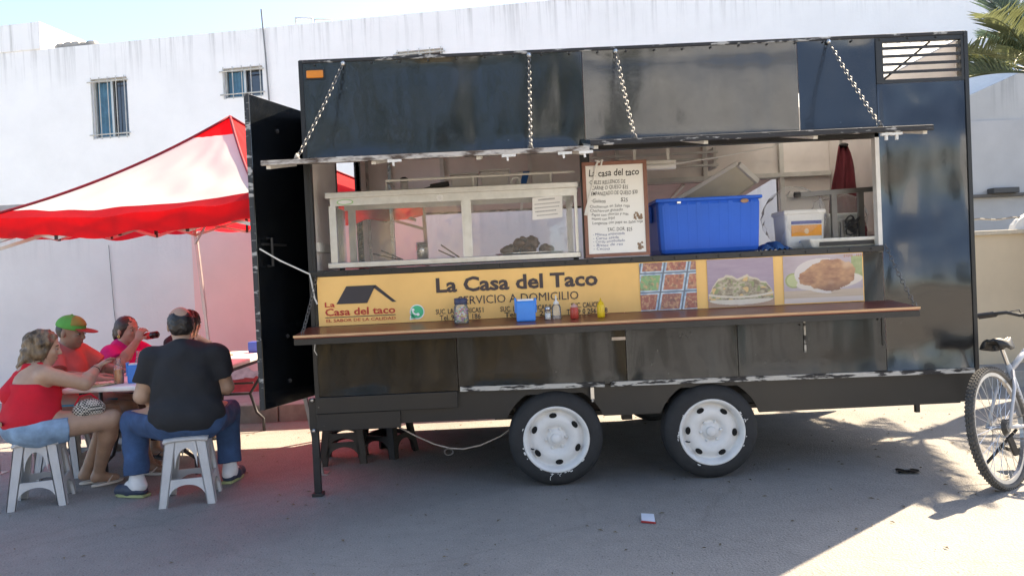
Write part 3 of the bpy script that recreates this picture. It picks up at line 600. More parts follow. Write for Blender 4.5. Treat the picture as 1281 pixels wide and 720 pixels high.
for z in (.75, 1.05, 2.42): build(MB().ell(dp(Ld-.28, z, .004), (.014, .014, .014), 8, 6), 'bolt_cap', M_dark, door)
for z in (.85, 1.6, 2.35): build(MB().tube([dp(-.012, z-.06), dp(-.012, z+.06)], .014, 8), 'hinge', M_dark, door)
build(MB().slab([dp(Ld+.002, .6), dp(Ld+.005, .6), dp(Ld+.005, 2.615), dp(Ld+.002, 2.615)], dn), 'edge_strip', M_peel2, door)
build(MB().tube([dp(Ld, 1.63, .02), V3(-1.45, -.06, 1.55), V3(-1.36, -.03, 1.50), V3(-1.275, -.02, 1.455), V3(-1.262, -.03, 1.40), V3(-1.25, -.025, 1.30), V3(-1.235, -.02, 1.26)], .005, 5), 'tie_rope', pm('white_rope', (.75, .74, .70), .9, var=.1), TR)

# front hatch flaps, hung on chains
def flap(x0, x1, zh, zf, d, th, top, under, edge):
    f = build(MB().slab([(x0, -.006, zh), (x0, -d, zf), (x1, -d, zf), (x1, -.006, zh)], (0, 0, th)), 'hatch_flap', top, TR)
    build(MB().slab([(x0+.01, -.01, zh-.004), (x0+.01, -d+.02, zf-.004), (x1-.01, -d+.02, zf-.004), (x1-.01, -.01, zh-.004)], (0, 0, .003)), 'flap_underside', under, f)
    build(MB().bar((x0-.004, -d-.004, zf+th*.3), (x1+.004, -d-.004, zf+th*.3), .02, th+.006), 'flap_edge', edge, f, bevel=.003)
    n = int((x1-x0)/.6)
    for i in range(n+1):
        x = x0+.03+(x1-x0-.06)*i/n; build(MB().bar((x, -.02, zh-.014), (x, -d+.02, zf-.014), .025, .02), 'flap_rib', under, f)
    build(MB().bar((x0, -.012, zh+th*.5), (x1, -.012, zh+th*.5), .012, .02), 'hinge', M_dark, f)
    return f
fA = flap(-1.365, .497, 2.178, 2.082, .60, .022, M_rust, M_whitep, M_rust)
fB = flap(.512, 2.465, 2.222, 2.112, .60, .024, M_blk, M_whitep, M_peel2)
for x in (-.62, .03, .35, .47):   # drips of old paint and latch lugs under the edge
    build(MB().bar((x, -.605, 2.075), (x+.004, -.605, 2.040), .012, .012).bar((x-.03, -.606, 2.068), (x+.05, -.606, 2.07), .014, .016), 'latch_lug', M_whitep, fA)
for x in (2.20, 2.26): build(MB().bar((x, -.60, 2.105), (x, -.60, 2.06), .014, .014).bar((x-.03, -.60, 2.092), (x+.03, -.60, 2.095), .02, .014), 'latch_lug', M_whitep, fB)
def chain_mb(a, b, ll=.046, sag=.012, tr=.0025):
    a = V3(*a); b = V3(*b); mb = MB(); n = max(4, int(np.linalg.norm(b-a)/(ll*.68)))
    P = [a+(b-a)*i/n+V3(0, 0, -sag*4*(i/n)*(1-i/n)) for i in range(n+1)]
    for i in range(n):
        c = (P[i]+P[i+1])/2; d = nrm(P[i+1]-P[i]); u = nrm(np.cross(d, (0.3, 1, .2))); v = np.cross(d, u); s_ = u if i % 2 else v
        ring = [c+d*ll/2*math.cos(t)+s_*ll*.25*math.sin(t) for t in [2*math.pi*k/8 for k in range(8)]]
        o = len(mb.v); pl = nrm(np.cross(d, s_))
        for k in range(8):
            ra = nrm(ring[k]-c)
            for (e1, e2) in ((1, 0), (0, 1), (-1, 0), (0, -1)): mb.v.append(tuple(ring[k]+ra*tr*e1+pl*tr*e2))
        for k in range(8):
            for j in range(4): mb.f.append((o+k*4+j, o+k*4+(j+1) % 4, o+((k+1) % 8)*4+(j+1) % 4, o+((k+1) % 8)*4+j))
    return mb
M_chain = M_zinc
for a, b, m in (((-.995, -.012, 2.80), (-1.185, -.52, 2.125), M_rust), ((.205, -.012, 2.80), (.168, -.53, 2.125), M_zinc), ((.765, -.012, 2.80), (.775, -.53, 2.15), M_zinc), ((2.145, -.012, 2.80), (2.20, -.53, 2.16), M_zinc)):
    c = build(chain_mb(a, b), 'chain', M_zinc, TR); build(MB().tube([(b[0]-.02, b[1], b[2]-.02), (b[0], b[1]-.01, b[2]+.02), (b[0]+.02, b[1], b[2]-.02)], .007, 5).ell((b[0], b[1], b[2]+.005), (.015, .015, .02), 6, 5), 'hook', m, c)
    build(MB().ell((a[0], -.01, a[2]), (.016, .012, .016), 8, 5), 'eye_bolt', M_steel, c)
# counter shelf under the banner
ct = build(MB().slab([(-1.305, -.35, 1.062), (2.49, -.35, 1.062), (2.49, -.006, 1.090), (-1.305, -.006, 1.090)], (0, 0, .022)), 'counter_shelf', pm('varnished_wood', (.20, .05, .03), .34, var=.35, scale=3.5, stretch=(1, 6, 6), coat=.1, detail=6), TR, bevel=.003)
build(MB().box(-1.307, 2.492, -.358, -.3505, 1.071, 1.0845), 'shelf_edge', pm('raw_wood_edge', (.55, .33, .18), .6, var=.25, scale=10, stretch=(.5, 4, 4)), ct)
build(MB().box(-1.305, 2.49, -.352, -.31, 1.026, 1.061).box(-1.305, -1.27, -.31, -.01, 1.026, 1.060).box(2.455, 2.49, -.31, -.01, 1.026, 1.060), 'shelf_angle', M_blk2, ct)
build(chain_mb((-1.232, -.015, 1.44), (-1.26, -.33, 1.088)), 'chain', M_zinc, TR); build(chain_mb((2.462, -.012, 1.475), (2.475, -.33, 1.088)), 'chain', M_zinc, TR)

# skirt and running gear
WX = (.27, 1.285); WZ = .31; WR = .31
def skirt(x0, x1, z0, z1, arcs, name, mat, y=.028):
    top = [(x1, z1), (x0, z1)]; bot = []
    pts = [(x0, z0)]
    pts.append((x1, z0)); mb = MB(); P = [(x0, z0)]
    def arc(cx, side):
        rr_ = .345; zs = np.linspace(z0, z1, 8); return [(cx+side*math.sqrt(max(0, rr_**2-(z-WZ)**2)), z) for z in zs]
    Lft = arc(arcs[0], 1) if arcs[0] is not None else [(x0, z0), (x0, z1)]
    Rgt = arc(arcs[1], -1) if arcs[1] is not None else [(x1, z0), (x1, z1)]
    out = Lft[::-1]+Rgt
    mb.poly([(p[0], y, p[1]) for p in out], (0, .02, 0)); return build(mb, name, mat, TR)
skirt(-.74, None, .425, .637, (None, WX[0]), 'skirt', M_blk2) if False else None
def skirt2(a, b, z0, z1): return skirt(a if a is not None else 0, b if b is not None else 0, z0, z1, (None if a is not None else WX[0], None if b is not None else WX[1]), 'skirt', M_blk2)
skirt(-.74, 0, .455, .637, (None, WX[0]), 'skirt', M_blk2)
skirt(0, 0, .44, .637, (WX[0], WX[1]), 'skirt', M_blk2)
skirt(0, 2.94, .415, .625, (WX[1], None), 'skirt', M_blk2)
build(MB().box(XL-.003, -.36, -.008, .02, .545, .652), 'corner_plate', M_blk2, TR, bevel=.003)
build(MB().box(XL-.002, -.74, .004, .05, .43, .543), 'corner_plate', M_blk2, TR, bevel=.003)
build(MB().box(2.94, XR, .04, .06, .42, .62), 'skirt_end', M_blk2, TR)
for a, b, za, zb in ((-.34, .60, .668, .655), (.64, XR-.03, .655, .634)):
    build(MB().slab([(a, -.018, za-.018), (b, -.018, zb-.018), (b, .01, zb-.018), (a, .01, za-.018)], (0, 0, .030)), 'sill_strip', M_peel, TR)
build(MB().bar((.515, -.03, .64), (.515, -.03, .565), .022, .022).ell((.515, -.03, .553), (.009, .009, .012), 6, 5), 'latch', M_steel, TR)
build(MB().box(.66, .75, -.006, .002, .935, .955), 'keyhole_plate', pm('bare_metal', (.5, .45, .42), .5, metal=.4), TR)
for x, z0, z1 in ((1.92, .80, 1.03), (2.43, .82, 1.04)): build(MB().bar((x, -.002, z0), (x, -.002, z1), .012, .006).ell((x-.03, -.001, z1-.05), (.006, .004, .006), 6, 4), 'weld_seam', M_peel if x < 2 else M_blk2, TR)
for y in (.30, 1.55): build(MB().box(-1.2, 2.95, y-.03, y+.03, .50, .60), 'chassis_rail', M_dark, TR)
M_tyre = pm('tyre_rubber', (.022, .023, .025), .75, var=.3, scale=14, bump=.002, bscale=90)
M_rim = pm('rim_white', (.72, .715, .70), .45, var=.07, scale=12, detail=6, bump=.0008, bscale=60); M_hole = pm('rim_hole', (.006, .006, .006), .9)
def wheel(cx, cy, sgn):
    """cy: plane of the outer sidewall, sgn: +1 when the tyre lies at larger y"""
    ax = (0, -sgn, 0)
    pr = [(.205, -.004), (.222, .004), (.245, .0), (.272, -.006), (.292, -.018), (.303, -.034), (.309, -.05), (.31, -.07), (.3045, -.074), (.3045, -.082), (.31, -.086), (.3105, -.10), (.305, -.104), (.305, -.112), (.3105, -.116), (.309, -.145), (.30, -.168), (.27, -.185), (.21, -.19), (.205, -.1)]
    mb = MB().lathe(pr, 56, (cx, cy, WZ), ax, closed=True); t = build(mb, 'wheel', M_tyre, TR, smooth=True)
    # tread blocks
    rp = [(.002, -.03), (.035, -.028), (.05, -.030), (.055, -.042), (.075, -.044), (.082, -.030), (.125, -.022), (.150, -.030), (.168, -.045), (.178, -.052), (.186, -.040), (.190, -.012), (.196, -.006), (.204, .006), (.214, .008), (.217, .002), (.215, -.006), (.206, -.012), (.20, -.10), (.02, -.10)]
    rm = build(MB().lathe(rp, 56, (cx, cy, WZ), ax), 'rim', M_rim, t, smooth=True)
    P = lambda r, a, h: (cx+r*math.cos(a), cy-sgn*h, WZ+r*math.sin(a))
    for k in range(6):
        hb = MB()
        a = 2*math.pi*k/6+.62+(.35 if cx > 1 else 0); n = 10
        hb.poly([P(.153+.017*math.cos(2*math.pi*j/n), a+.17*math.sin(2*math.pi*j/n), -.0275) for j in range(n)], (0, -sgn*.004, 0)); build(hb, 'vent_hole', M_hole, rm)
    nb_ = MB()
    for k in range(6):
        a = 2*math.pi*k/6+.1; c_ = P(.066, a, -.046); nb_.lathe([(.011, 0), (.011, .012), (.006, .018)], 6, c_, ax)
    tagp(build(nb_, 'lug_nuts', M_rim, rm), kind='stuff')
    build(MB().lathe([(.034, 0), (.034, .018), (.026, .026), (.004, .028)], 20, (cx, cy+sgn*.032, WZ), ax), 'hub', M_rim, rm, smooth=True)
    build(MB().tube([P(.176, 3.5, -.04), P(.168, 3.5, -.01), P(.160, 3.5, .004)], .005, 6), 'valve', M_tyre, rm)
    if sgn > 0:    # overspray and runs of white paint on the rubber
        sp = MB(); rn = random.Random(int(cx*100))
        for k in range(14):
            a = rn.uniform(2.6, 5.6) if cx < 1 else rn.choice((rn.uniform(-.5, .8), rn.uniform(2, 4.5))); r = .219+.012*rn.random()**2; da = .01+.05*rn.random(); w_ = .0015+.003*rn.random()
            sp.add([P(r-w_, a-da, .006), P(r-w_, a+da, .006), P(r+w_, a+da*.6, .0065), P(r+w_, a-da*.6, .0065)], [(0, 1, 2, 3)])
        for (a, l) in (((4.55, .05), (4.80, .022)) if cx < 1 else ((.35, .03),)):
            q = [P(.217+l*i/4, a-.05*i/4+.02*math.sin(i*2), .009-.0012*i) for i in range(5)]; sp.tube(q, .0018, 5)
        tagp(build(sp, 'paint_run', M_rim, rm), kind='stuff')
    return t
for cx in WX: wheel(cx, -.022, 1); wheel(cx, W+.02, -1)
for cx in WX:
    build(MB().tube([(cx, .1, .31), (cx, W-.1, .31)], .03, 8), 'axle', M_dark, TR)
    for y in (.30, 1.55): build(MB().slab([(cx-.4, y-.025, .40), (cx+.4, y-.025, .40), (cx+.4, y+.025, .40), (cx-.4, y+.025, .40)], (0, 0, .03)).bar((cx-.2, y, .375), (cx+.2, y, .375), .05, .02), 'leaf_spring', M_dark, TR)
    build(MB().lathe([(.11, 0), (.11, .06), (.02, .07)], 16, (cx, .22, .31), (0, -1, 0)), 'brake_drum', M_dark, TR)
build(MB().box(.745, .815, .27, .33, .36, .50), 'spring_hanger', M_dark, TR)
build(MB().box(.55, 1.0, .85, 1.1, .33, .46), 'water_tank', pm('rusty_tank', (.06, .04, .035), .7, var=.4, scale=6), TR)
build(MB().box(XL, XR, W-.03, W, .10, .64), 'rear_sun_block', M_blk2, TR)  # unseen board added to keep the sun off the ground under the floor
# corner steadies
jk = build(MB().box(XL-.055, XL+.0, .02, .07, .44, .64), 'corner_steady', M_blk2, TR)
build(MB().box(XL-.05, XL-.005, .03, .065, .02, .44).box(XL-.062, XL+.007, .01, .085, .0, .022), 'steady_leg', M_dark, jk, bevel=.003)
for zz in (.635, .435): build(MB().ell((XL-.028, .012, zz), (.014, .011, .013), 7, 5), 'steady_bolt', M_steel, jk)
build(MB().bar((2.98, .65, .62), (2.98, .65, .24), .03, .03), 'corner_steady', M_dark, TR)
# breakaway cable drooping under the floor
cb = [(-.86, .3, .46), (-.80, .3, .38), (-.68, .3, .31), (-.56, .3, .25), (-.45, .3, .215), (-.36, .3, .205), (-.24, .3, .225), (-.10, .3, .28), (.02, .3, .36), (.08, .3, .46)]
build(MB().tube(cb, .006, 6), 'safety_cable', pm('cable_plastic', (.42, .37, .33), .5, var=.3, scale=25), TR, smooth=True)
build(MB().tube([(-.46+.03*math.cos(a), .3, .19+.022*math.sin(a)) for a in [2*math.pi*k/10 for k in range(11)]], .006, 5), 'cable_hook', M_zinc, TR)
build(MB().tube([(-1.262, -.012, 1.02), (-1.27, -.018, .96), (-1.255, -.014, .93)], .003, 5), 'wire_end', pm('white_rope', (1, 1, 1)), TR)

# ---- banner: printed sheet, lettering, logo, food pictures
M_ban = pm('banner_yellow', (.92, .55, .19), .5, var=.10, scale=2.2, bump=.002, bscale=9)
bn = build(MB().grid(lambda u, v: (-1.234+3.55*u, -.008-.0012*math.sin(u*60)*v, 1.114+.318*v), 60, 3), 'banner', M_ban, TR, smooth=True)
M_ink = pm('ink_brown', (.055, .04, .042), .5, var=.05); M_inkr = pm('ink_red', (.52, .045, .03), .5, var=.05); M_inkg = pm('ink_grey', (.035, .032, .04), .5)
BY = -.0115
def bt(txt, px0, px1, z0, h, mat, off=.0, nm='lettering'): build(text_mb(txt, px0, px1, z0, h, BY, off), nm, mat, bn)
bt('La Casa del Taco', -.465, .585, 1.300, .094, M_ink, .03)
bt('SERVICIO A DOMICILIO', -.325, .455, 1.214, .056, M_ink, .0)
bt('SUC. LAS AMERICAS I', -.475, -.165, 1.158, .034, M_ink, .012)
bt('Tel. 999      186', -.45, -.185, 1.118, .034, M_ink, .012)
bt('SUC. LAS AMERICAS II', -.055, .275, 1.156, .034, M_ink, .012)
bt('Tel. 9      23', -.03, .25, 1.118, .034, M_ink, .012)
bt('SUC. CAUCEL', .405, .60, 1.158, .034, M_ink, .012)
bt('Tel. 9 0 256 4  8', .375, .64, 1.118, .034, M_ink, .012)
bt('La', -1.19, -1.125, 1.236, .033, M_inkr, .02)
bt('Casa del taco', -1.19, -.735, 1.180, .048, M_inkr, .022)
bt('EL SABOR DE LA CALIDAD', -1.185, -.735, 1.138, .020, M_inkr, .008)
rfm = MB()
def flat(mb, pts, y=BY): mb.add([(p[0], y, p[1]) for p in pts], [tuple(range(len(pts)))])
flat(rfm, [(-1.115, 1.252), (-.915, 1.252), (-.855, 1.366), (-1.045, 1.366)])
flat(rfm, [(-.855, 1.366), (-.725, 1.252), (-.752, 1.252), (-.873, 1.352)]); flat(rfm, [(-1.19, 1.166), (-.735, 1.166), (-.735, 1.171), (-1.19, 1.171)])
build(rfm, 'roof_logo', M_inkg, bn)
ph = MB(); cx0, cz0 = -.595, 1.180
flat(ph, [(cx0+.048*math.cos(a), cz0+.048*math.sin(a)) for a in [2*math.pi*k/28 for k in range(28)]], BY); flat(ph, [(cx0-.05, cz0-.05), (cx0-.01, cz0-.046), (cx0-.045, cz0-.012)], BY)
lg = build(ph, 'phone_emblem', pm('emblem_white', (.85, .85, .83), .5), bn)
ph = MB(); flat(ph, [(cx0+.041*math.cos(a), cz0+.041*math.sin(a)) for a in [2*math.pi*k/28 for k in range(28)]], BY-.001); flat(ph, [(cx0-.042, cz0-.043), (cx0-.01, cz0-.039), (cx0-.038, cz0-.012)], BY-.001)
build(ph, 'emblem_disc', pm('emblem_green', (.03, .50, .24), .5), lg)
ph = MB(); hs = [(cx0-.006+.026*math.cos(a), cz0+.006+.026*math.sin(a)) for a in np.linspace(R(165), R(285), 9)]+[(cx0-.006+.017*math.cos(a), cz0+.006+.017*math.sin(a)) for a in np.linspace(R(285), R(165), 9)]
flat(ph, hs, BY-.002)
for (qx, qz) in ((cx0-.026, cz0+.014), (cx0+.006, cz0-.017)): flat(ph, [(qx+.010*math.cos(a), qz+.010*math.sin(a)) for a in [2*math.pi*k/10 for k in range(10)]], BY-.0025)
build(ph, 'handset', pm('emblem_white', (1, 1, 1)), lg)

def vnoise(seed):
    rs = np.random.RandomState(seed); G = rs.rand(64, 64)
    def f(x, y):
        x = x % 63; y = y % 63; i = int(x); j = int(y); a = x-i; b = y-j; a = a*a*(3-2*a); b = b*b*(3-2*b)
        return (G[i, j]*(1-a)+G[i+1, j]*a)*(1-b)+(G[i, j+1]*(1-a)+G[i+1, j+1]*a)*b
    return f
vn = vnoise(1); fbm = lambda x, y: .5*vn(x, y)+.3*vn(2.1*x+7, 2.1*y+3)+.2*vn(4.3*x+1, 4.3*y+9)
mixc = lambda a, b, t: tuple(p+(q-p)*max(0, min(1, t)) for p, q in zip(a, b))
def pic_trays(u, v):
    us = u-.16*(v-.5); gx = (us*2.35+.12); gy = (v*2.5+.05); i = math.floor(gx); j = math.floor(gy); fx_ = gx-i; fy_ = gy-j
    e = min(fx_, 1-fx_, fy_, 1-fy_)
    cols = {0: (.36, .06, .035), 1: (.42, .10, .05), 2: (.30, .07, .05), 3: (.48, .12, .06), 4: (.14, .40, .14)}
    k = 4 if (i == 0 and j == 1) else (i*2+j*3) % 4; c = mixc(cols[k], (.62, .34, .16), (fbm(u*26, v*20)-.48)*3.4); c = mixc(c, (.05, .02, .02), (.42-fbm(u*18+9, v*15))*3)
    if e < .10: c = mixc((.16, .34, .52), (.62, .78, .86), vn(u*20, v*20))
    if e < .035: c = (.06, .12, .18)
    return c
def pic_taco(u, v):
    bgc = mixc((.30, .22, .33), (.42, .33, .42), fbm(u*4, v*14))
    x = (u-.5)/.49; y = (v-.40)/.34; c = bgc
    if v < .14: c = mixc((.36, .20, .12), (.46, .28, .18), fbm(u*3, v*30))
    if x*x+((v-.16)/.12)**2 < 1: c = mixc((.66, .58, .46), (.78, .72, .62), fbm(u*9, v*9))
    top = .46*math.sqrt(max(0, 1-x*x))+.12*(vn(u*11, 3)-.3)+.05*vn(u*25, 8)
    if v > .15 and (v-.15) < top*.98 and abs(x) < 1:
        t = fbm(u*17, v*17); c = mixc((.17, .13, .07), (.55, .48, .32), (t-.3)*2.3)
        if vn(u*22+5, v*22) > .72: c = (.24, .30, .10)
        if vn(u*12+15, v*13) > .78: c = (.72, .48, .18)
        if (v-.15) > top*.88: c = mixc(c, (.70, .62, .48), .8)
    if abs(x) < 1 and abs((v-.20)-.07*x*x) < .022: c = (.72, .64, .50)
    return c
def pic_torta(u, v):
    c = mixc((.40, .32, .36), (.55, .47, .50), fbm(u*4, v*6))
    if v < .26: c = mixc((.52, .38, .26), (.66, .52, .38), fbm(u*2, v*40))
    if v < .10: c = mixc((.62, .52, .46), (.72, .62, .56), fbm(u*3, v*20))
    if ((u-.13)/.11)**2+((v-.48)/.16)**2 < 1: c = (.30, .36, .12)
    if ((u-.13)/.09)**2+((v-.48)/.13)**2 < 1: c = (.50, .56, .26)
    if u > .86 and .45 < v < .95: c = mixc((.20, .30, .08), (.44, .48, .22), fbm(u*20, v*14))
    if ((u-.54)/.40)**2+((v-.56+.12*(u-.5))/.37)**2 < 1 and u < .60: c = (.70, .64, .60)
    if ((u-.58)/.42)**2+((v-.42-.12*(u-.5))/.17)**2 < 1: c = (.74, .66, .56)
    ex = (u-.56)*math.cos(.2)+(v-.56)*.75*math.sin(.2); ey = -(u-.56)*math.sin(.2)+(v-.56)*math.cos(.2)
    if (abs(ex)/.37)**2.2+(abs(ey)/(.33-.10*(ex < -.05)*min(1, -(ex+.05)*5)))**2.2 < .86+.5*(fbm(u*13+4, v*13)-.32):
        t = fbm(u*9, v*9); c = mixc((.30, .10, .035), (.58, .29, .12), (t-.25)*1.9); c = mixc(c, (.78, .56, .36), (vn(u*5+3, v*5)-.66)*2.2); c = mixc(c, (.16, .05, .02), max(0, -ey/.33-.45)*1.5)
    return c
def picture(fn, x0, x1, z0, z1, name, nx=170):
    nz = int(nx*(z1-z0)/(x1-x0)); mb = MB().grid(lambda u, v: (x0+(x1-x0)*u, -.0118, z0+(z1-z0)*v), nx, nz)
    cs = [(*mixc(fn(i/nx, j/nz), (.60, .50, .45), .18), 1) for j in range(nz+1) for i in range(nx+1)]
    return build(mb, name, vcol_mat('printed_picture'), bn, colors=cs)
picture(pic_trays, .858, 1.225, 1.116, 1.426, 'food_picture'); picture(pic_taco, 1.297, 1.728, 1.116, 1.428, 'food_picture'); picture(pic_torta, 1.792, 2.308, 1.120, 1.428, 'food_picture')
tk = MB()
for i in range(9): flat(tk, [(2.19+.0125*i+(.02 if i > 4 else 0), 1.405+.003*(i % 2)), (2.195+.0125*i+(.02 if i > 4 else 0), 1.405+.003*(i % 2)), (2.195+.0125*i+(.02 if i > 4 else 0), 1.422), (2.19+.0125*i+(.02 if i > 4 else 0), 1.422)], -.0128)
build(tk, 'worn_lettering', pm('ink_tan', (.50, .20, .08), .5), bn)

# ================================================================== THINGS IN AND ON THE TRAILER
M_glass = glassy('thin_glass'); M_clear = glassy('clear_plastic', opac=.16, rough=.15)
# ---- glazed display case on the sill
dc = thing('display_case', 'aluminium-framed glass display case on the hatch sill, left of menu board', 'display case', (-.33, .30, 1.43))
x0, x1, y0, y1 = -1.145, .485, .085, .56
build(MB().box(x0-.03, x1+.012, y0-.02, y1, 1.945, 1.985), 'top_plate', M_alu, dc, bevel=.006)
build(MB().box(x0, x1, y0, y0+.02, 1.895, 1.945), 'front_rail', M_alu, dc); build(MB().box(x0, x1, y1-.03, y1, 1.905, 1.945), 'back_rail', M_alu, dc)
build(MB().box(x0-.03, x1+.01, y0-.015, y1, 1.485, 1.522), 'base_plate', M_alu, dc, bevel=.004)
for x, y, w_ in ((x0+.012, y0+.012, .045), (-.25, y0+.012, .05), (x1-.012, y0+.012, .02), (x0+.05, y1-.02, .05), (x1-.02, y1-.02, .04)):
    build(MB().box(x-w_/2, x+w_/2, y-.012, y+.012, 1.522, 1.895 if y < .3 else 1.905), 'post', M_alu, dc)
for xx in (-.278, -.222): build(MB().box(xx-.004, xx+.004, y0-.006, y0-.001, 1.53, 1.893), 'post_bead', M_whitep, dc)
build(MB().box(x0+.04, -.28, y0+.008, y0+.012, 1.525, 1.892), 'glass_pane', M_glass, dc); build(MB().box(-.222, x1-.03, y0+.008, y0+.012, 1.525, 1.892), 'glass_pane', M_glass, dc)
build(MB().box(x0+.004, x0+.008, y0+.03, y1-.05, 1.525, 1.90), 'glass_pane', M_glass, dc)
for x in (x0+.02, x1-.05): build(MB().lathe([(.028, 0), (.028, .03), (.018, .035), (.018, .06)], 12, (x+.03, y0+.05, 1.43), (0, 0, 1)), 'foot', M_dark, dc)
lb = MB(); lb.lathe([(.002, 0), (.055, 0), (.055, .003), (.002, .003)], 24, (0, 0, 0), (0, -1, 0)); lb.v = [(-1.045+v[0], y0-.0035+v[1], 1.918+v[2]*.33) for v in lb.v]
build(lb, 'oval_badge', pm('badge_green', (.25, .50, .22), .4), dc)
lb = MB(); lb.lathe([(.002, 0), (.046, 0), (.046, .002), (.002, .002)], 24, (0, 0, 0), (0, -1, 0)); lb.v = [(-1.045+v[0], y0-.006+v[1], 1.918+v[2]*.28) for v in lb.v]; build(lb, 'badge_face', M_plastic_w, dc)
fl_ = MB()
for k in range(8):
    a = 2*math.pi*k/8; fl_.ell((-.42+.016*math.cos(a), y0-.004, 1.92+.016*math.sin(a)), (.009, .003, .009), 7, 4)
fl_.ell((-.42, y0-.006, 1.92), (.008, .004, .008), 7, 4); build(fl_, 'flower_sticker', M_plastic_w, dc)
# guard rail round the case top
gl = MB().tube([(-.78, .16, 1.985), (-.78, .16, 2.055), (.48, .16, 2.06)], .008, 6).tube([(-.78, .16, 2.055), (-.78, .5, 2.055)], .008, 6)
for x in (-.20, .32): gl.tube([(x, .16, 1.985), (x, .16, 2.057)], .007, 6)
build(gl, 'guard_rail', M_whitep, dc)
# notice taped to the glass
ns = thing('notice_sheet', 'white printed notice taped to the display case glass', 'notice', (.285, .075, 1.75))
nq = lambda x, z, y=.081: (.285+(x)*.995-(z-1.82)*-.04, y, z+.05*x)
build(MB().slab([nq(-.1, 1.75), nq(.1, 1.75), nq(.1, 1.895), nq(-.1, 1.895)], (0, .0015, 0)), 'sheet', pm('paper', (.80, .79, .77), .8, var=.04), ns)
tl = MB()
for i, (a, b, h) in enumerate(((-.06, .05, .010), (-.085, .085, .006), (-.085, .08, .006), (-.08, .06, .008), (-.07, .07, .006))):
    z = 1.872-.025*i; n = 14
    for j in range(n):
        q0 = a+(b-a)*j/n; q1 = q0+(b-a)/n*.72; tl.add([nq(q0, z, .0805), nq(q1, z, .0805), nq(q1, z+h, .0805), nq(q0, z+h, .0805)], [(0, 1, 2, 3)])
build(tl, 'print_lines', pm('faded_ink', (.30, .30, .32), .8), ns)
# fried meat heaped in the case
rnd = random.Random(11)
tray = solo(MB().lathe([(.21, 0), (.24, .012), (.235, .014), (.2, .006), (.01, .006)], 28, (.16, .30, 1.523)), 'serving_tray', M_steel, 'round steel tray holding fried pork in the display case', 'tray', smooth=True)
M_meat = pm('fried_pork', (.22, .095, .04), .45, c2=(.05, .025, .015), var=.5, scale=25, bump=.008, bscale=35)
for i in range(16):
    a = rnd.random()*6.28; r = .17*rnd.random()**.6; lay = 0 if i < 9 else 1
    c = V3(.16+r*math.cos(a)*(1 if lay == 0 else .6), .28+r*math.sin(a)*.6, 1.556+.045*lay); mb = MB().ell((0, 0, 0), (.045+.02*rnd.random(), .036+.012*rnd.random(), .032+.014*rnd.random()), 14, 10)
    rot = rnd.random()*3; cr, sr = math.cos(rot), math.sin(rot); ph_ = rnd.random()*9
    vs = []
    for v in mb.v:
        k = 1+.16*math.sin(v[0]*90+ph_)+.14*math.sin(v[1]*110+2*ph_)*math.cos(v[2]*80); vs.append((c[0]+k*(v[0]*cr-v[1]*sr), c[1]+k*(v[0]*sr+v[1]*cr), c[2]+v[2]*k))
    mb.v = vs; solo(mb, 'fried_pork', M_meat, 'brown chunk of fried pork heaped in the display case', 'food', group='fried pork in the display case', smooth=True)
cu = MB(); cu.lathe([(.038, 0), (.042, .12), (.039, .12), (.035, .004), (.002, .004)], 18, (-.58, .33, 1.523)); solo(cu, 'steel_cup', M_steel, 'narrow steel cup standing in the display case', 'cup', smooth=True)
for i, (xa, xb, za, zb) in enumerate(((-.72, -.86, 1.53, 1.60), (-.74, -.92, 1.53, 1.58), (-.33, -.45, 1.53, 1.62), (-.36, -.47, 1.528, 1.585))):
    solo(MB().tube([(xa, .36+.02*i, za), (xb, .30+.02*i, zb)], .005, 6), 'tongs', M_dark, ('black skewer handle beside the cup in the display case' if i < 2 else 'black skewer handle by the middle post of the display case'), 'skewer', group=('skewers by the cup' if i < 2 else 'skewers by the post'))
# things on top of the case
def tub_box(x, y, z, w_, d, h, m, nm, lab, cat, lid=None):
    t = thing(nm, lab, cat, (x, y, z)); mb = MB()
    mb.hexa([(x-w_*.44, y-d*.44, z), (x+w_*.44, y-d*.44, z), (x+w_*.44, y+d*.44, z), (x-w_*.44, y+d*.44, z), (x-w_/2, y-d/2, z+h), (x+w_/2, y-d/2, z+h), (x+w_/2, y+d/2, z+h), (x-w_/2, y+d/2, z+h)]); build(mb, 'tub', m, t, bevel=.008)
    if lid: build(MB().box(x-w_*.53, x+w_*.53, y-d*.53, y+d*.53, z+h+.0005, z+h+.014), 'lid', lid, t, bevel=.005)
    return t
M_frost = pm('frosted_plastic', (.78, .76, .75), .35, var=.05, trans=.35)
tub_box(-.265, .34, 1.986, .19, .16, .10, M_frost, 'plastic_box', 'frosted plastic food box on the display case, beside the black spatula', 'box', M_frost)
tub_box(-.055, .34, 1.986, .20, .16, .115, M_frost, 'plastic_box', 'taller frosted plastic food box in the middle of the display case top', 'box', M_frost)
tub_box(.27, .34, 1.986, .15, .14, .105, M_frost, 'plastic_box', 'frosted plastic food box on the display case, beside the blue packet', 'box')
pk = thing('packet', 'white and blue packet leaning on the display case top', 'packet', (.13, .32, 1.986))
build(MB().slab([(.075, .30, 1.986), (.165, .30, 1.986), (.195, .33, 2.10), (.11, .33, 2.10)], (0, .05, .01)), 'carton', M_plastic_w, pk, bevel=.005); build(MB().slab([(.11, .297, 1.990), (.155, .297, 1.990), (.187, .327, 2.098), (.142, .327, 2.098)], (0, .003, 0)), 'blue_stripe', pm('packet_blue', (.03, .14, .42), .4), pk)
solo(MB().tube([(.085+.03*math.cos(a), .22, 2.018+.03*math.sin(a)) for a in [2*math.pi*k/16 for k in range(17)]], .009, 6), 'tape_ring', M_plastic_w, 'white ring of tape lying on the display case top', 'tape', smooth=True)
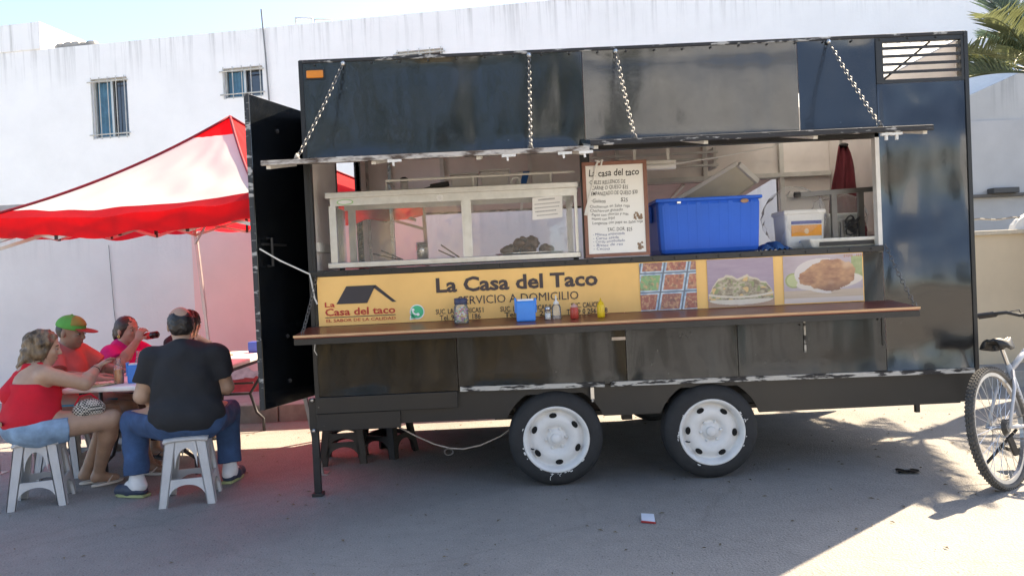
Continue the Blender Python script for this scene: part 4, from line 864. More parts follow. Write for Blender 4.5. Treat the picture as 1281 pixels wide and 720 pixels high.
sp = thing('spatula', 'black spatula lying on the display case top', 'spatula', (-.42, .3, 1.987)); build(MB().bar((-.50, .30, 2.02), (-.37, .30, 2.035), .03, .035), 'handle', M_dark, sp, bevel=.008); build(MB().bar((-.60, .3, 1.993), (-.49, .3, 2.018), .05, .008), 'blade', M_dark, sp)
jr = thing('shaker_jar', 'small steel shaker on the display case top, beside the black spatula', 'shaker', (-.68, .32, 1.986)); build(MB().lathe([(.028, 0), (.028, .07), (.02, .08)], 14, (-.68, .32, 1.986)), 'jar', M_frost, jr, smooth=True); build(MB().lathe([(.029, .08), (.029, .10), (.012, .11)], 14, (-.68, .32, 1.986)), 'cap', M_dark, jr, smooth=True)
solo(MB().box(-.43, -.34, .24, .30, 1.986, 2.003), 'cloth_scrap', pm('cloth_yellow', (.5, .42, .2), .9, var=.2, scale=15), 'yellowish rag folded on the display case top', 'rag', bevel=.006)

# ---- menu board hung on the hatch post
mbd = thing('menu_board', 'white hand-written menu board with brown wooden frame in the hatch', 'menu board', (.72, -.03, 1.478))
MY = -.028
build(MB().box(.535, .905, MY, MY+.012, 1.50, 2.068), 'board', pm('whiteboard', (.80, .80, .77), .35, var=.03, scale=3), mbd)
M_brf = pm('board_frame', (.23, .10, .07), .5, var=.2, scale=8)
for q in ((.512, .93, 2.068, 2.092), (.512, .93, 1.478, 1.50), (.512, .535, 1.50, 2.068), (.905, .93, 1.50, 2.068)): build(MB().box(q[0], q[1], MY-.008, MY+.014, q[2], q[3]), 'frame_strip', M_brf, mbd, bevel=.003)
M_pen = pm('marker_black', (.02, .02, .022), .6); M_pen2 = pm('marker_blue', (.05, .08, .22), .6)
lines = [('La casa del taco', .555, .880, 1.998, .046, .012, M_pen), ('·CHILES RELLENOS DE', .553, .79, 1.948, .026, .004, M_pen), ('CARNE O QUESO $35', .57, .805, 1.913, .026, .004, M_pen), ('EMPANIZADO DE QUESO $30', .565, .865, 1.876, .026, .004, M_pen),
 ('·Guisos           $25', .565, .80, 1.830, .026, .004, M_pen), ('Chicharron en Salsa roja', .553, .81, 1.796, .019, .0, M_pen), ('Chicharron guisado', .553, .765, 1.770, .019, .0, M_pen), ('·Papas con chorizo y mas', .558, .80, 1.744, .019, .0, M_pen), ('·Huevo con frijol', .558, .71, 1.718, .019, .0, M_pen), ('Longaniza con papa en Salsa roja', .565, .89, 1.690, .019, .0, M_pen),
 ('TAC. DOR. $25', .66, .82, 1.642, .024, .002, M_pen), ('- Milanesa empanizada', .565, .77, 1.617, .018, -.002, M_pen2), ('- Carne asada', .565, .73, 1.593, .018, -.002, M_pen2), ('- Cerdo encebollado', .565, .77, 1.571, .018, -.002, M_pen2), ('- Bistec de res', .565, .755, 1.548, .018, -.002, M_pen2), ('- Cecina', .565, .67, 1.525, .018, -.002, M_pen2)]
for tx, a, b, z, h, off, m in lines: build(text_mb(tx, a, b, z, h, MY-.001, off, jitter=.0022, shear=.12), 'handwriting', m, mbd)
dd = MB(); rnd = random.Random(8)
for cx_, cz_, w_ in ((.86, 1.735, .05), (.868, 1.545, .03)):
    for i in range(16): 
        a, b = cx_+w_*(rnd.random()-.5), cz_+.045*(rnd.random()-.5); s_ = .004+.005*rnd.random(); flat(dd, [(a-s_, b-s_), (a+s_, b-s_), (a+s_*.6, b+s_), (a-s_*.7, b+s_)], MY-.001-.0002*i)
build(dd, 'doodle', pm('doodle_brown', (.28, .19, .13), .7), mbd)
build(MB().tube([(.62, MY-.012, 2.10), (.60, MY-.014, 2.06), (.585, MY-.013, 1.98), (.555, MY-.013, 1.88), (.53, MY-.015, 1.79), (.522, MY-.015, 1.75)], [.006, .008, .006, .006, .010, .012], 6).tube([(.60, MY-.012, 2.10), (.625, MY-.016, 2.088), (.645, MY-.014, 2.105), (.635, MY-.014, 2.065)], .006, 6), 'tie_string', pm('white_rope', (1, 1, 1)), mbd, smooth=True)

# ---- blue cool box with its lid behind
M_blue = pm('cooler_blue', (.016, .135, .66), .45, var=.06, scale=4, bump=.0006, bscale=100, spec=.25)
cl = thing('cool_box', 'large blue plastic cool box standing on the hatch sill', 'cool box', (1.352, .36, 1.472))
mb = MB(); b0 = (1.022, 1.688, .105, .57); t0 = (1.008, 1.702, .088, .60)
mb.hexa([(b0[0], b0[2], 1.473), (b0[1], b0[2], 1.473), (b0[1], b0[3], 1.473), (b0[0], b0[3], 1.473), (t0[0], t0[2], 1.835), (t0[1], t0[2], 1.835), (t0[1], t0[3], 1.835), (t0[0], t0[3], 1.835)])
bx_ = build(mb, 'tub', M_blue, cl, bevel=.035)
for i in range(9):
    f = (i+.9)/9.8; xa = b0[0]+(b0[1]-b0[0])*f; xb = t0[0]+(t0[1]-t0[0])*f
    build(MB().bar((xa, b0[2]-.001, 1.515), (xb, t0[2]+.001, 1.815), .010 if i % 3 else .03, .003, up=(0, 1, 0)), 'rib', M_blue, bx_, bevel=.001)
build(MB().box(t0[0]-.008, t0[1]+.008, t0[2]-.008, t0[3]+.008, 1.822, 1.845), 'rim', M_blue, cl, bevel=.008)
build(MB().box(t0[0]-.018, t0[0]-.002, .25, .45, 1.70, 1.81), 'handle', M_blue, cl, bevel=.006)
build(MB().ell((1.588, t0[2]-.010, 1.808), (.028, .004, .014), 10, 6), 'scuff', pm('scuff_tan', (.42, .25, .16), .7, var=.3, scale=30), cl)
build(MB().bar((1.14, t0[2]-.012, 1.815), (1.165, t0[2]-.012, 1.815), .01, .012), 'latch', M_steel, cl)
lid = thing('cooler_lid', 'cream cooler lid propped up behind the blue cool box', 'cooler lid', (1.5, .8, 1.62))
A_, B_, C_, D_ = V3(1.16, .72, 1.80), V3(1.70, .62, 2.095), V3(1.86, .70, 1.97), V3(1.36, .86, 1.62)
build(MB().slab([A_, B_, C_, D_][::-1], (.012, -.03, .025)), 'panel', pm('lid_cream', (.60, .57, .48), .5, var=.06, scale=8), lid, bevel=.008)
build(MB().bar(B_+V3(.015, -.03, .02), C_+V3(.015, -.03, .02), .03, .04), 'edge', M_plastic_w, lid, bevel=.006); build(MB().bar(A_+V3(.01, -.02, .03), B_+V3(.01, -.02, .03), .02, .03), 'edge', M_plastic_w, lid, bevel=.006)
# stand for the lid to rest on
crt = tub_box(1.45, .86, 1.0, .5, .3, .72, pm('crate_grey', (.25, .25, .26), .6), 'storage_crate', 'grey storage crate behind the blue cool box inside the trailer', 'crate')
cloth = MB(); cloth.grid(lambda u, v: (1.70+.20*u, .10+.22*v, 1.474+.052*abs(math.sin(u*7+2*v))*(1-abs(2*u-1)**3)*(1-abs(2*v-1)**4)+.012*math.sin(u*19+v*11)**2), 30, 24)
solo(cloth, 'blue_rag', pm('rag_blue', (.02, .10, .28), .85, var=.3, scale=25), 'crumpled dark blue rag on the sill beside the cool box', 'rag', smooth=True)

# ---- white tub with orange and blue label, in a clear bag
def big_tub(x, y, z, w_, h, lab, label=True):
    t = thing('white_tub', lab, 'tub', (x, y, z)); mb = MB()
    mb.hexa([(x-w_*.46, y-w_*.4, z), (x+w_*.46, y-w_*.4, z), (x+w_*.46, y+w_*.4, z), (x-w_*.46, y+w_*.4, z), (x-w_/2, y-w_*.44, z+h), (x+w_/2, y-w_*.44, z+h), (x+w_/2, y+w_*.44, z+h), (x-w_/2, y+w_*.44, z+h)])
    build(mb, 'bucket', M_plastic_w, t, bevel=.02); build(MB().box(x-w_*.52, x+w_*.52, y-w_*.46, y+w_*.46, z+h-.028, z+h+.004), 'lid', M_plastic_w, t, bevel=.01)
    if label:
        yf = lambda zz: y-w_*(.4+.04*(zz-z)/h)-.002
        q = lambda a, b, za, zb, nm, m: build(MB().slab([(x+w_*a, yf(za), za), (x+w_*b, yf(za), za), (x+w_*b, yf(zb), zb), (x+w_*a, yf(zb), zb)], (0, -.0015, 0)), nm, m, t)
        q(-.34, .40, z+h*.34, z+h*.62, 'orange_label', pm('label_orange', (.85, .33, .03), .45)); q(-.34, .40, z+h*.645, z+h*.73, 'blue_label', pm('label_blue', (.04, .06, .30), .45))
        build(MB().tube([(x+w_*(-.05+.10*math.cos(a)), yf(z+h*.2)-.002, z+h*(.17+.06*math.sin(a))) for a in [math.pi*k/8 for k in range(9)]], .003, 5), 'swoosh', pm('swoosh_blue', (.1, .2, .5), .5), t)
        build(MB().ell((x+w_*.03, yf(z+h*.47)-.002, z+h*.46), (.016, .002, .02), 8, 5), 'label_emblem', pm('emblem_pale', (.85, .6, .35), .5), t)
    return t
big_tub(2.045, .36, 1.473, .28, .265, 'white plastic tub with orange and blue label beside the cool box')
def bag(c, r, seed, lab):
    mb = MB().ell((0, 0, 0), (1, 1, 1), 26, 18); rn = np.random.RandomState(seed); K_ = rn.randn(9, 3)*4; p_ = rn.rand(9)*6
    vs = []
    for v in mb.v:
        k = 1+sum(.045*abs(math.sin(K_[i]@np.array(v)+p_[i])) for i in range(9))-.14; vs.append((c[0]+r[0]*v[0]*k, c[1]+r[1]*v[1]*k, c[2]+r[2]*v[2]*k))
    mb.v = vs; return solo(mb, 'plastic_bag', glassy('film', opac=.14, rough=.2, ior=1.04), lab, 'plastic bag')
bag((2.03, .40, 1.70), (.195, .17, .19), 3, 'clear crumpled plastic bag round the orange-labelled tub')
big_tub(2.40, .52, 1.473, .24, .24, 'white unlabelled plastic tub behind the steel stand', False)
bag((2.39, .52, 1.70), (.18, .15, .15), 5, 'clear crumpled plastic bag over the unlabelled white tub')
ty = thing('food_tray', 'pale plastic tray standing on the sill in front of the steel stand', 'tray', (2.25, .13, 1.472))
build(MB().hexa([(2.02, .06, 1.472), (2.47, .06, 1.472), (2.47, .2, 1.472), (2.02, .2, 1.472), (1.99, .04, 1.535), (2.50, .04, 1.535), (2.50, .22, 1.535), (1.99, .22, 1.535)]), 'tray', pm('tray_cream', (.66, .65, .60), .5), ty, bevel=.012)
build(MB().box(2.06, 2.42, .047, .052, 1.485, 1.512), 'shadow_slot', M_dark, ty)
st = thing('steel_stand', 'grey steel T-bar stand in the right end of the hatch', 'stand', (2.33, .27, 1.472))
M_stand = pm('stand_grey', (.16, .155, .15), .4, metal=.4, var=.15)
for x in (2.255, 2.44): build(MB().box(x-.018, x+.018, .25, .28, 1.472, 1.845), 'upright', M_stand, st)
for x in (2.305, 2.395): build(MB().box(x-.010, x+.010, .25, .27, 1.472, 1.66), 'upright', M_stand, st)
build(MB().bar((2.0, .25, 1.845), (2.60, .28, 1.865), .03, .032), 'cross_bar', M_stand, st); build(MB().tube([(1.985, .249, 1.8445), (2.02, .251, 1.8455)], .021, 10), 'bar_grip', M_dark, st)
build(MB().box(2.25, 2.45, .252, .268, 1.645, 1.66), 'cross_bar', M_stand, st)
wb = MB()
for k in range(7): wb.tube([(2.345+.03*math.cos(a+k)+.008*k*(k % 2), .225+.01*math.sin(a*2+k), 1.585+.012*k+.03*math.sin(a)) for a in [2*math.pi*j/8 for j in range(9)]], .006, 5)
solo(wb, 'cable_bundle', M_dark, 'black bundle of cable hanging on the steel stand', 'cable', org=(2.35, .225, 1.55))
# apron on a hook
ap = thing('red_apron', 'dark red apron hanging from a hook in the trailer corner', 'apron', (2.93, 1.2, 1.5))
def apf(u, v):
    wd = .045+.17*(1-v)**.75*(1-.25*(v < .1)); return (2.85+wd*(u-.5)*2*.85-.05*(1-v)+.012*math.sin(v*9), 1.42-.028*math.sin(u*15+2*v)*(1-.5*v)-.10*(1-v), 1.44+.90*v+.05*(u-.4)*(1-v))
ao = build(MB().grid(apf, 36, 14), 'cloth', pm('apron_red', (.16, .025, .035), .85, var=.2, scale=6), ap, smooth=True)
s_ = ao.modifiers.new('solid', 'SOLIDIFY'); s_.thickness = .01
build(MB().tube([(2.83, 1.42, 2.33), (2.83, 1.41, 2.40), (2.85, 1.44, 2.43), (2.85, 1.45, 2.74)], .012, 6), 'hook', M_steel, ap); build(MB().ell((2.85, 1.41, 2.34), (.04, .035, .02), 10, 6), 'hanger', M_dark, ap)
# fluorescent tube on the ceiling
ft = thing('tube_lamp', 'white fluorescent tube lamp under the trailer ceiling', 'lamp', (1.0, .30, 2.08)); build(MB().tube([(.86, .30, 2.085), (1.19, .30, 2.085)], .022, 12), 'tube', M_plastic_w, ft, smooth=True)
build(MB().box(.86, 1.19, .28, .32, 2.105, 2.125).box(.9, .92, .29, .31, 2.12, 2.76).box(1.13, 1.15, .29, .31, 2.12, 2.76), 'batten', M_whitep, ft)
build(MB().tube([(1.19, .3, 2.10), (1.5, .35, 2.14), (1.9, .4, 2.20), (2.1, .4, 2.30)], .004, 5), 'flex', M_plastic_w, ft)
rk = thing('wall_rack', 'pale slatted rack across the trailer back wall', 'rack', (1.5, 1.6, 2.2))
for i in range(3): build(MB().box(.75, 1.84, 1.55, 1.58, 2.235+.055*i, 2.253+.055*i), 'rail', M_whitep, rk)
for x in (.8, 1.82): build(MB().box(x-.012, x+.012, 1.585, 1.78, 2.22, 2.40), 'bracket', M_whitep, rk)

# ---- on the counter shelf
def bottle(nm, lab, x, y, prof, m, cap=None, extra=None, cat='bottle', z=1.0985):
    t = thing(nm, lab, cat, (x, y, z)); b = build(MB().lathe(prof, 18, (x, y, z)), 'body', m, t, smooth=True)
    if cap: build(MB().lathe(cap[0], 16, (x, y, z)), 'cap', cap[1], t, smooth=True)
    return t
jx, jy = -.30, -.17
jt = bottle('candy_jar', 'clear jar of wrapped sweets with dark blue lid on the counter shelf', jx, jy, [(.012, 0), (.044, .002), (.047, .012), (.047, .095), (.042, .115), (.036, .125)], M_clear, ([(.040, .124), (.042, .128), (.042, .158), (.038, .162), (.004, .162)], pm('lid_navy', (.03, .04, .10), .4)), cat='jar')
rnd = random.Random(9); sc_ = [(.5, .04, .04), (.6, .5, .1), (.08, .3, .1), (.65, .62, .6), (.4, .1, .3)]
for ci, cc in enumerate(sc_):
    sw = MB()
    for i in range(16):
        a = rnd.random()*6.28; r = .034*rnd.random()**.5; sw.ell((jx+r*math.cos(a), jy+r*math.sin(a), 1.0985+.012+.092*rnd.random()), (.009, .007, .006), 7, 5)
    tagp(build(sw, 'sweets', pm('sweet_%s' % 'abcde'[ci], cc, .35), jt), kind='stuff')
nh = thing('napkin_holder', 'bright blue plastic napkin holder on the counter shelf', 'napkin holder', (.105, -.17, 1.0975))
M_bright = pm('napkin_blue', (.02, .25, .75), .35, var=.06)
build(MB().hexa([(.045, -.215, 1.095), (.165, -.215, 1.095), (.165, -.13, 1.102), (.045, -.13, 1.102), (.045, -.215, 1.225), (.165, -.215, 1.225), (.165, -.13, 1.225), (.045, -.13, 1.225)]), 'box', M_bright, nh, bevel=.010)
build(MB().box(.055, .155, -.20, -.145, 1.218, 1.236), 'napkins', pm('paper_white', (.8, .8, .8), .9), nh); build(MB().box(.036, .05, -.20, -.145, 1.15, 1.245), 'side_fin', M_bright, nh, bevel=.004); build(MB().box(.16, .174, -.20, -.145, 1.15, 1.24), 'side_fin', M_bright, nh, bevel=.004)
bottle('salt_shaker', 'small salt shaker with grey lid beside the napkin holder', .243, -.17, [(.02, 0), (.022, .003), (.020, .052), (.017, .058)], M_clear, ([(.019, .056), (.019, .076), (.010, .086), (.002, .087)], M_steel), cat='salt shaker')
solo(MB().lathe([(.004, .003), (.0185, .004), (.0175, .04), (.003, .042)], 14, (.243, -.17, 1.0985)), 'salt', pm('salt_white', (.85, .85, .85), .9), 'white salt inside the small shaker', 'salt', smooth=True)
bottle('squeeze_bottle', 'clear squeeze bottle with white nozzle on the counter shelf', .298, -.165, [(.028, 0), (.030, .004), (.030, .075), (.022, .092), (.016, .096)], M_clear, ([(.017, .095), (.018, .108), (.010, .112), (.006, .122), (.003, .152)], M_plastic_w))
M_kt = pm('ketchup_red', (.50, .055, .035), .35, var=.06); bottle('ketchup_bottle', 'red squeeze bottle with pale cap on the counter shelf', .41, -.17, [(.024, 0), (.027, .004), (.026, .062), (.022, .070)], M_kt, ([(.023, .069), (.021, .082), (.008, .088), (.004, .096)], pm('cap_pink', (.6, .35, .32), .4)))
M_mu = pm('mustard_yellow', (.80, .52, .02), .35, var=.05); bottle('mustard_bottle', 'yellow squeeze bottle with nozzle on the counter shelf', .578, -.17, [(.022, 0), (.024, .004), (.0235, .078), (.018, .088)], M_mu, ([(.018, .087), (.016, .096), (.007, .100), (.003, .120)], M_mu))

# ================================================================== POP-UP TENT (its legs stand askew)
tent = thing('popup_tent', 'red and white pop-up canopy tent behind the diners', 'tent', (-2.6, 1.9, 0))
M_tr = pm('canopy_red', (.80, .022, .035), .6, var=.12, scale=3, trans=.78); M_tw = pm('canopy_white', (.76, .72, .67), .6, var=.03, scale=3, trans=.35); M_pip = pm('canopy_piping', (.25, .01, .02), .7)
cor = {'L': V3(-4.12, 1.12, 2.03), 'F': V3(-1.70, .40, 2.01), 'B': V3(-.80, 2.62, 2.16), 'A': V3(-3.36, 3.35, 2.16)}
PK = V3(-2.44, 2.0, 2.93); order = ['L', 'F', 'B', 'A']
def roofpt(a, b, s_, t):   # s along the eave 0..1, t from peak 0 to eave 1, sagging cloth
    e = a+(b-a)*s_; p = PK+(e-PK)*t; p = p.copy(); p[2] -= .34*t*(1-t)*(1.0)+.05*math.sin(math.pi*s_)*t*t+(.010*math.sin(s_*31+3*t)*math.sin(9*t+2*s_)+.007*math.sin(s_*14-t*17))*min(1, 6*s_, 6*(1-s_))*t; return p
for i in range(4):
    a, b = cor[order[i]], cor[order[(i+1) % 4]]
    for nm, t0_, t1_, m in (('peak_panel', .0, .17, M_tr), ('canopy_panel', .17, .90, M_tw if order[i] == 'L' else M_tr), ('canopy_band', .90, 1.0, M_tr)):
        build(MB().grid(lambda u, v: roofpt(a, b, u, t0_+(t1_-t0_)*v), 36, max(3, int(26*(t1_-t0_)))), nm, m, tent, smooth=True)
    build(MB().grid(lambda u, v: roofpt(a, b, u, 1.0)+V3(0, 0, -(.145+.014*math.sin(u*math.pi*2*3))*v)+V3(.006*math.sin(u*40), .006*math.sin(u*31), 0)*v, 40, 4), 'valance', M_tr, tent, smooth=True)
    build(MB().tube([roofpt(a, b, 0, t/16)+V3(0, 0, .008) for t in range(17)], .012, 6), 'piping', M_pip, tent, smooth=True)
    foot = {'L': V3(-4.12, 1.12, 0), 'F': V3(-1.425, .63, 0), 'B': V3(-.74, 2.62, 0), 'A': V3(-3.17, 3.2, .165)}[order[i]]
    M_leg = pm('tent_leg', (.46, .43, .40), .4, metal=.6, var=.1)
    build(MB().bar(a-V3(0, 0, .03), a+(foot-a)*.52, .034, .034).bar(a+(foot-a)*.5, foot, .026, .026), 'leg', M_leg, tent); build(MB().box(foot[0]-.05, foot[0]+.05, foot[1]-.05, foot[1]+.05, foot[2], foot[2]+.006), 'foot_plate', M_leg, tent)
    n = 4
    for j in range(n):     # scissor truss along the eave
        ctr = sum(cor.values())/4; p = lambda k, z: (lambda q: q+(ctr-q)*V3(1, 1, 0)*.045)(a+(b-a)*k/n)+V3(0, 0, z); up, dn_ = (-.05, -.19) if j % 2 == 0 else (-.19, -.05)
        build(MB().bar(p(j, up), p(j+1, dn_), .014, .026), 'truss_bar', M_leg, tent); build(MB().bar(p(j, -.24-up), p(j+1, -.24-dn_), .014, .026), 'truss_bar', M_leg, tent)
        if j: build(MB().bar(p(j, -.05), p(j, -.20), .026, .026), 'truss_joint', M_dark, tent)
    build(MB().bar(a+V3(0, 0, -.28), PK+V3(0, 0, -.52), .016, .026), 'roof_strut', M_leg, tent)
build(MB().bar(PK+V3(0, 0, -.62), PK+V3(0, 0, -.05), .04, .04), 'centre_pole', M_leg, tent)
build(MB().tube([(-2.60, 3.0, 1.95), (-2.59, 3.0, 1.5), (-2.56, 3.0, 1.1), (-2.52, 3.0, .75)], .004, 4).tube([(-2.60, 3.0, 1.95), (-2.5, 3.02, 1.4), (-2.47, 3.0, .8)], .003, 4), 'hanging_cord', pm('cord_dark', (.15, .08, .08), .8), tent)

# ================================================================== TABLE, STOOLS
tb = thing('folding_table', 'long white plastic folding table with dark steel legs', 'table', (-2.74, 1.6, 0))
tX0, tX1, tY0, tY1 = -3.14, -2.36, .36, 2.84
build(MB().box(tX0, tX1, tY0, tY1, .705, .742), 'table_top', pm('table_white', (.88, .87, .86), .45, var=.04, scale=4), tb, bevel=.014)
M_tl = pm('table_leg', (.05, .05, .055), .45, metal=.3)
for ys, dy in ((.74, .06), (2.46, -.06)):
    for xx in (tX0+.07, tX1-.07):
        s_ = 1 if xx < -2.7 else -1
        build(MB().tube([(xx, ys, .705), (xx, ys, .58), (xx+.02*s_, ys, .50), (xx+.11*s_, ys+dy*.3, .36), (xx+.05*s_, ys+dy*.6, .18), (xx-.02*s_, ys+dy, .12), (xx-.02*s_, ys+dy, .0)], .0145, 8), 'leg', M_tl, tb, smooth=True)
    build(MB().tube([(tX0+.17, ys+dy*.3, .36), (tX1-.17, ys+dy*.3, .36)], .012, 8), 'cross_bar', M_tl, tb); build(MB().tube([(-2.75, ys, .46), (-2.75, ys+dy*8, .69)], .010, 8).tube([(tX0+.15, ys, .46), (tX1-.15, ys, .46)], .010, 8), 'brace', M_tl, tb)
for xx in (tX0+.05, tX1-.05): build(MB().box(xx-.012, xx+.012, tY0+.15, tY1-.15, .67, .704), 'side_rail', M_tl, tb)

def make_stool(name, label, mat, group):
    t = thing(name, label, 'stool', (0, 0, 0), group=group); H = .44; a, b = .125, .175
    se = MB(); n = 8
    se.grid(lambda u, v: ((u-.5)*2*(a+.012), (v-.5)*2*(a+.012), H-.012*(abs(u-.5)*2)**4-.012*(abs(v-.5)*2)**4), n, n)
    o = build(se, 'seat', mat, t, smooth=True, local=True); s_ = o.modifiers.new('solid', 'SOLIDIFY'); s_.thickness = .018; s_.offset = -1
    hw = lambda z: b+(a-b)*z/(H-.02)    # half width at height z
    for sx in (-1, 1):
        for sy in (-1, 1):
            mb = MB()
            for axis in (0, 1):
                def pt(off, z, dpt):
                    w_ = hw(z); c = w_-off; q = (w_-dpt)
                    return (sx*c, sy*q, z) if axis == 0 else (sx*q, sy*c, z)
                Lw = lambda z: .055+.012*(z/H)
                mb.hexa([pt(0, 0, 0), pt(Lw(0), 0, 0), pt(Lw(0), 0, .006), pt(0, 0, .006), pt(0, H-.02, 0), pt(Lw(H), H-.02, 0), pt(Lw(H), H-.02, .006), pt(0, H-.02, .006)])
                mb.hexa([pt(Lw(0)-.007, 0, 0), pt(Lw(0), 0, 0), pt(Lw(0), 0, .02), pt(Lw(0)-.007, 0, .02), pt(Lw(H)-.007, H-.03, 0), pt(Lw(H), H-.03, 0), pt(Lw(H), H-.03, .02), pt(Lw(H)-.007, H-.03, .02)])
            build(mb, 'leg', mat, t, local=True)
    for k in range(4):
        def side(u, z, dpt):
            w_ = hw(z)-dpt; return ((u, -w_, z), (w_, u, z), (-u, w_, z), (-w_, -u, z))[k]
        mb = MB(); N_ = 12; zt = H-.02
        for i in range(N_):    # arched apron
            u0, u1 = -1+2*i/N_, -1+2*(i+1)/N_; ar_ = lambda u: H-.075-.155*(1-math.sqrt(max(0, 1-u*u*.96)))
            xa, xb = u0*.068, u1*.068
            mb.hexa([side(xa, ar_(u0), .001), side(xb, ar_(u1), .001), side(xb, ar_(u1), .007), side(xa, ar_(u0), .007), side(xa, zt, .001), side(xb, zt, .001), side(xb, zt, .007), side(xa, zt, .007)])
        build(mb, 'apron', mat, t, local=True)
        mb = MB()
        for i in range(N_):    # stretcher with arched underside
            u0, u1 = -1+2*i/N_, -1+2*(i+1)/N_; lo_ = lambda u: .135-.09*(1-math.sqrt(max(0, 1-u*u*.9))); xa, xb = u0*.108, u1*.108
            mb.hexa([side(xa, lo_(u0), .001), side(xb, lo_(u1), .001), side(xb, lo_(u1), .014), side(xa, lo_(u0), .014), side(xa, .172, .001), side(xb, .172, .001), side(xb, .172, .014), side(xa, .172, .014)])
        build(mb, 'stretcher', mat, t, local=True)
    return t
M_stw = pm('stool_white', (.52, .515, .51), .5, var=.08, scale=7, bump=.001, bscale=80); M_stb = pm('stool_black', (.018, .018, .02), .45, var=.2)
s0 = make_stool('plastic_stool', 'white plastic stool under the man in the black shirt', M_stw, 'white plastic stools at the table'); s0.location = (-2.17, .115, 0); s0.rotation_euler.z = R(14)
for (x, y, a, lab) in ((-3.22, .215, 20, 'white plastic stool under the woman in the red tank top'), (-3.50, 1.0, 5, 'white plastic stool under the man in the green cap'), (-3.36, 1.62, -4, 'white plastic stool under the woman in the pink shirt'), (-3.24, 2.28, 8, 'white plastic stool under the diner in the dark shirt')):
    c = copy_tree(s0); c.location = (x, y, 0); c.rotation_euler.z = R(a); c['label'] = lab
k0 = make_stool('plastic_stool', 'black plastic stool under the left corner of the trailer, lower in its stack', M_stb, 'black stools under the trailer'); k0.location = (-1.335, 1.02, 0); k0.rotation_euler.z = R(8)
k1 = copy_tree(k0); k1.location = (-1.335, 1.02, .07); k1['label'] = 'black plastic stool stacked on another one under the trailer corner'
k2 = copy_tree(k0); k2.location = (-1.02, 1.18, 0); k2.rotation_euler.z = R(-25); k2['label'] = 'single black plastic stool beside the stacked pair under the trailer'

# ---- on the table
zt = .7425
M_juice = pm('orange_juice', (.80, .33, .02), .3, var=.05)
jb = thing('juice_bottle', 'clear glass bottle of orange juice on the table', 'bottle', (-2.82, .53, zt)); build(MB().lathe([(.028, 0), (.033, .004), (.033, .095), (.026, .125), (.017, .142), (.016, .170), (.019, .172), (.019, .180)], 18, (-2.82, .53, zt)), 'bottle', M_clear, jb, smooth=True); build(MB().lathe([(.003, .003), (.031, .005), (.031, .100), (.003, .101)], 18, (-2.82, .53, zt)), 'juice', M_juice, jb, smooth=True)
cbp = [(.022, 0), (.028, .004), (.028, .06), (.025, .085), (.028, .11), (.024, .14), (.014, .175), (.0125, .205), (.015, .207), (.015, .216)]
cb_ = thing('cola_bottle', 'empty clear glass bottle with dark roundels on the table', 'bottle', (-2.735, .66, zt)); build(MB().lathe(cbp, 18, (-2.735, .66, zt)), 'bottle', M_clear, cb_, smooth=True)
build(MB().lathe([(.0262, .075), (.0265, .105)], 18, (-2.735, .66, zt)), 'label_band', M_plastic_w, cb_, smooth=True)
for q in (-1, 1): build(MB().lathe([(.010, 0), (.010, .002), (.001, .003)], 12, (-2.732+.013*q, .6315, zt+.09), (.25*q, -1, 0)), 'roundel', M_dark, cb_)
n2 = copy_tree(nh); n2.location = (-2.70, .56, zt); n2.rotation_euler.z = R(12); n2['label'] = 'bright blue napkin holder on the table beside the juice bottle'
bb = thing('blue_box', 'blue napkin box on the far end of the table', 'napkin holder', (-2.50, 2.62, zt)); build(MB().box(-2.58, -2.43, 2.56, 2.67, zt, zt+.105), 'box', pm('box_blue', (.03, .10, .50), .4), bb, bevel=.006); build(MB().box(-2.42, -2.36, 2.60, 2.68, zt, zt+.15), 'black_dispenser', M_dark, bb, bevel=.008)
pt_ = thing('paper_plate', 'paper plate with food scraps at the near end of the table', 'plate', (-2.93, .50, zt)); build(MB().lathe([(.07, 0), (.11, .012), (.109, .014), (.068, .004), (.002, .004)], 24, (-2.93, .47, zt)), 'plate', pm('plate_cream', (.72, .66, .50), .7), pt_, smooth=True)
sc2 = MB(); rnd = random.Random(21)
for i in range(14): sc2.ell((-2.93+.06*(rnd.random()-.5)*2, .47+.05*(rnd.random()-.5)*2, zt+.008), (.016, .012, .006), 7, 5)
build(sc2, 'food_scraps', pm('tortilla_scrap', (.55, .40, .22), .8, var=.3, scale=30), pt_)
pt2 = copy_tree(pt_); pt2.location = (-2.62, .92, zt); pt2['label'] = 'paper plate with scraps in the middle of the table'
hp = solo(MB().lathe([(.09, 0), (.125, .008), (.13, .014), (.09, .012), (.075, .04), (.04, .052), (.002, .054)], 26, (-2.47, 1.42, zt)), 'black_hat', pm('hat_black', (.015, .015, .016), .7), 'flat black hat lying on the table beyond the diners', 'hat', smooth=True)

# ---- litter on the road
lt = thing('carton_litter', 'flattened white and red carton lying on the road', 'litter', (.71, -.76, .004)); build(MB().slab([(.675, -.80, .004), (.745, -.83, .004), (.755, -.735, .022), (.69, -.70, .018)], (0, 0, .003)), 'flap', pm('carton_white', (.66, .70, .76), .6, var=.06), lt); build(MB().slab([(.672, -.803, .002), (.746, -.834, .002), (.745, -.825, .002), (.673, -.79, .002)], (0, -.006, .010)), 'red_side', pm('carton_red', (.5, .05, .05), .6), lt)
lt = thing('black_litter', 'crumpled flat black plastic lying on the road', 'litter', (2.51, -.06, .004)); build(MB().grid(lambda u, v: (2.45+.13*u+.02*v, -.10+.085*v-.03*u, .005+.012*abs(math.sin(u*5+v*4))), 10, 8), 'sheet', pm('litter_black', (.006, .006, .007), .35), lt, smooth=True); build(MB().box(2.50, 2.54, -.075, -.055, .018, .021), 'tab', pm('litter_grey', (.2, .2, .2), .6), lt)
rnd = random.Random(31); lv = MB()
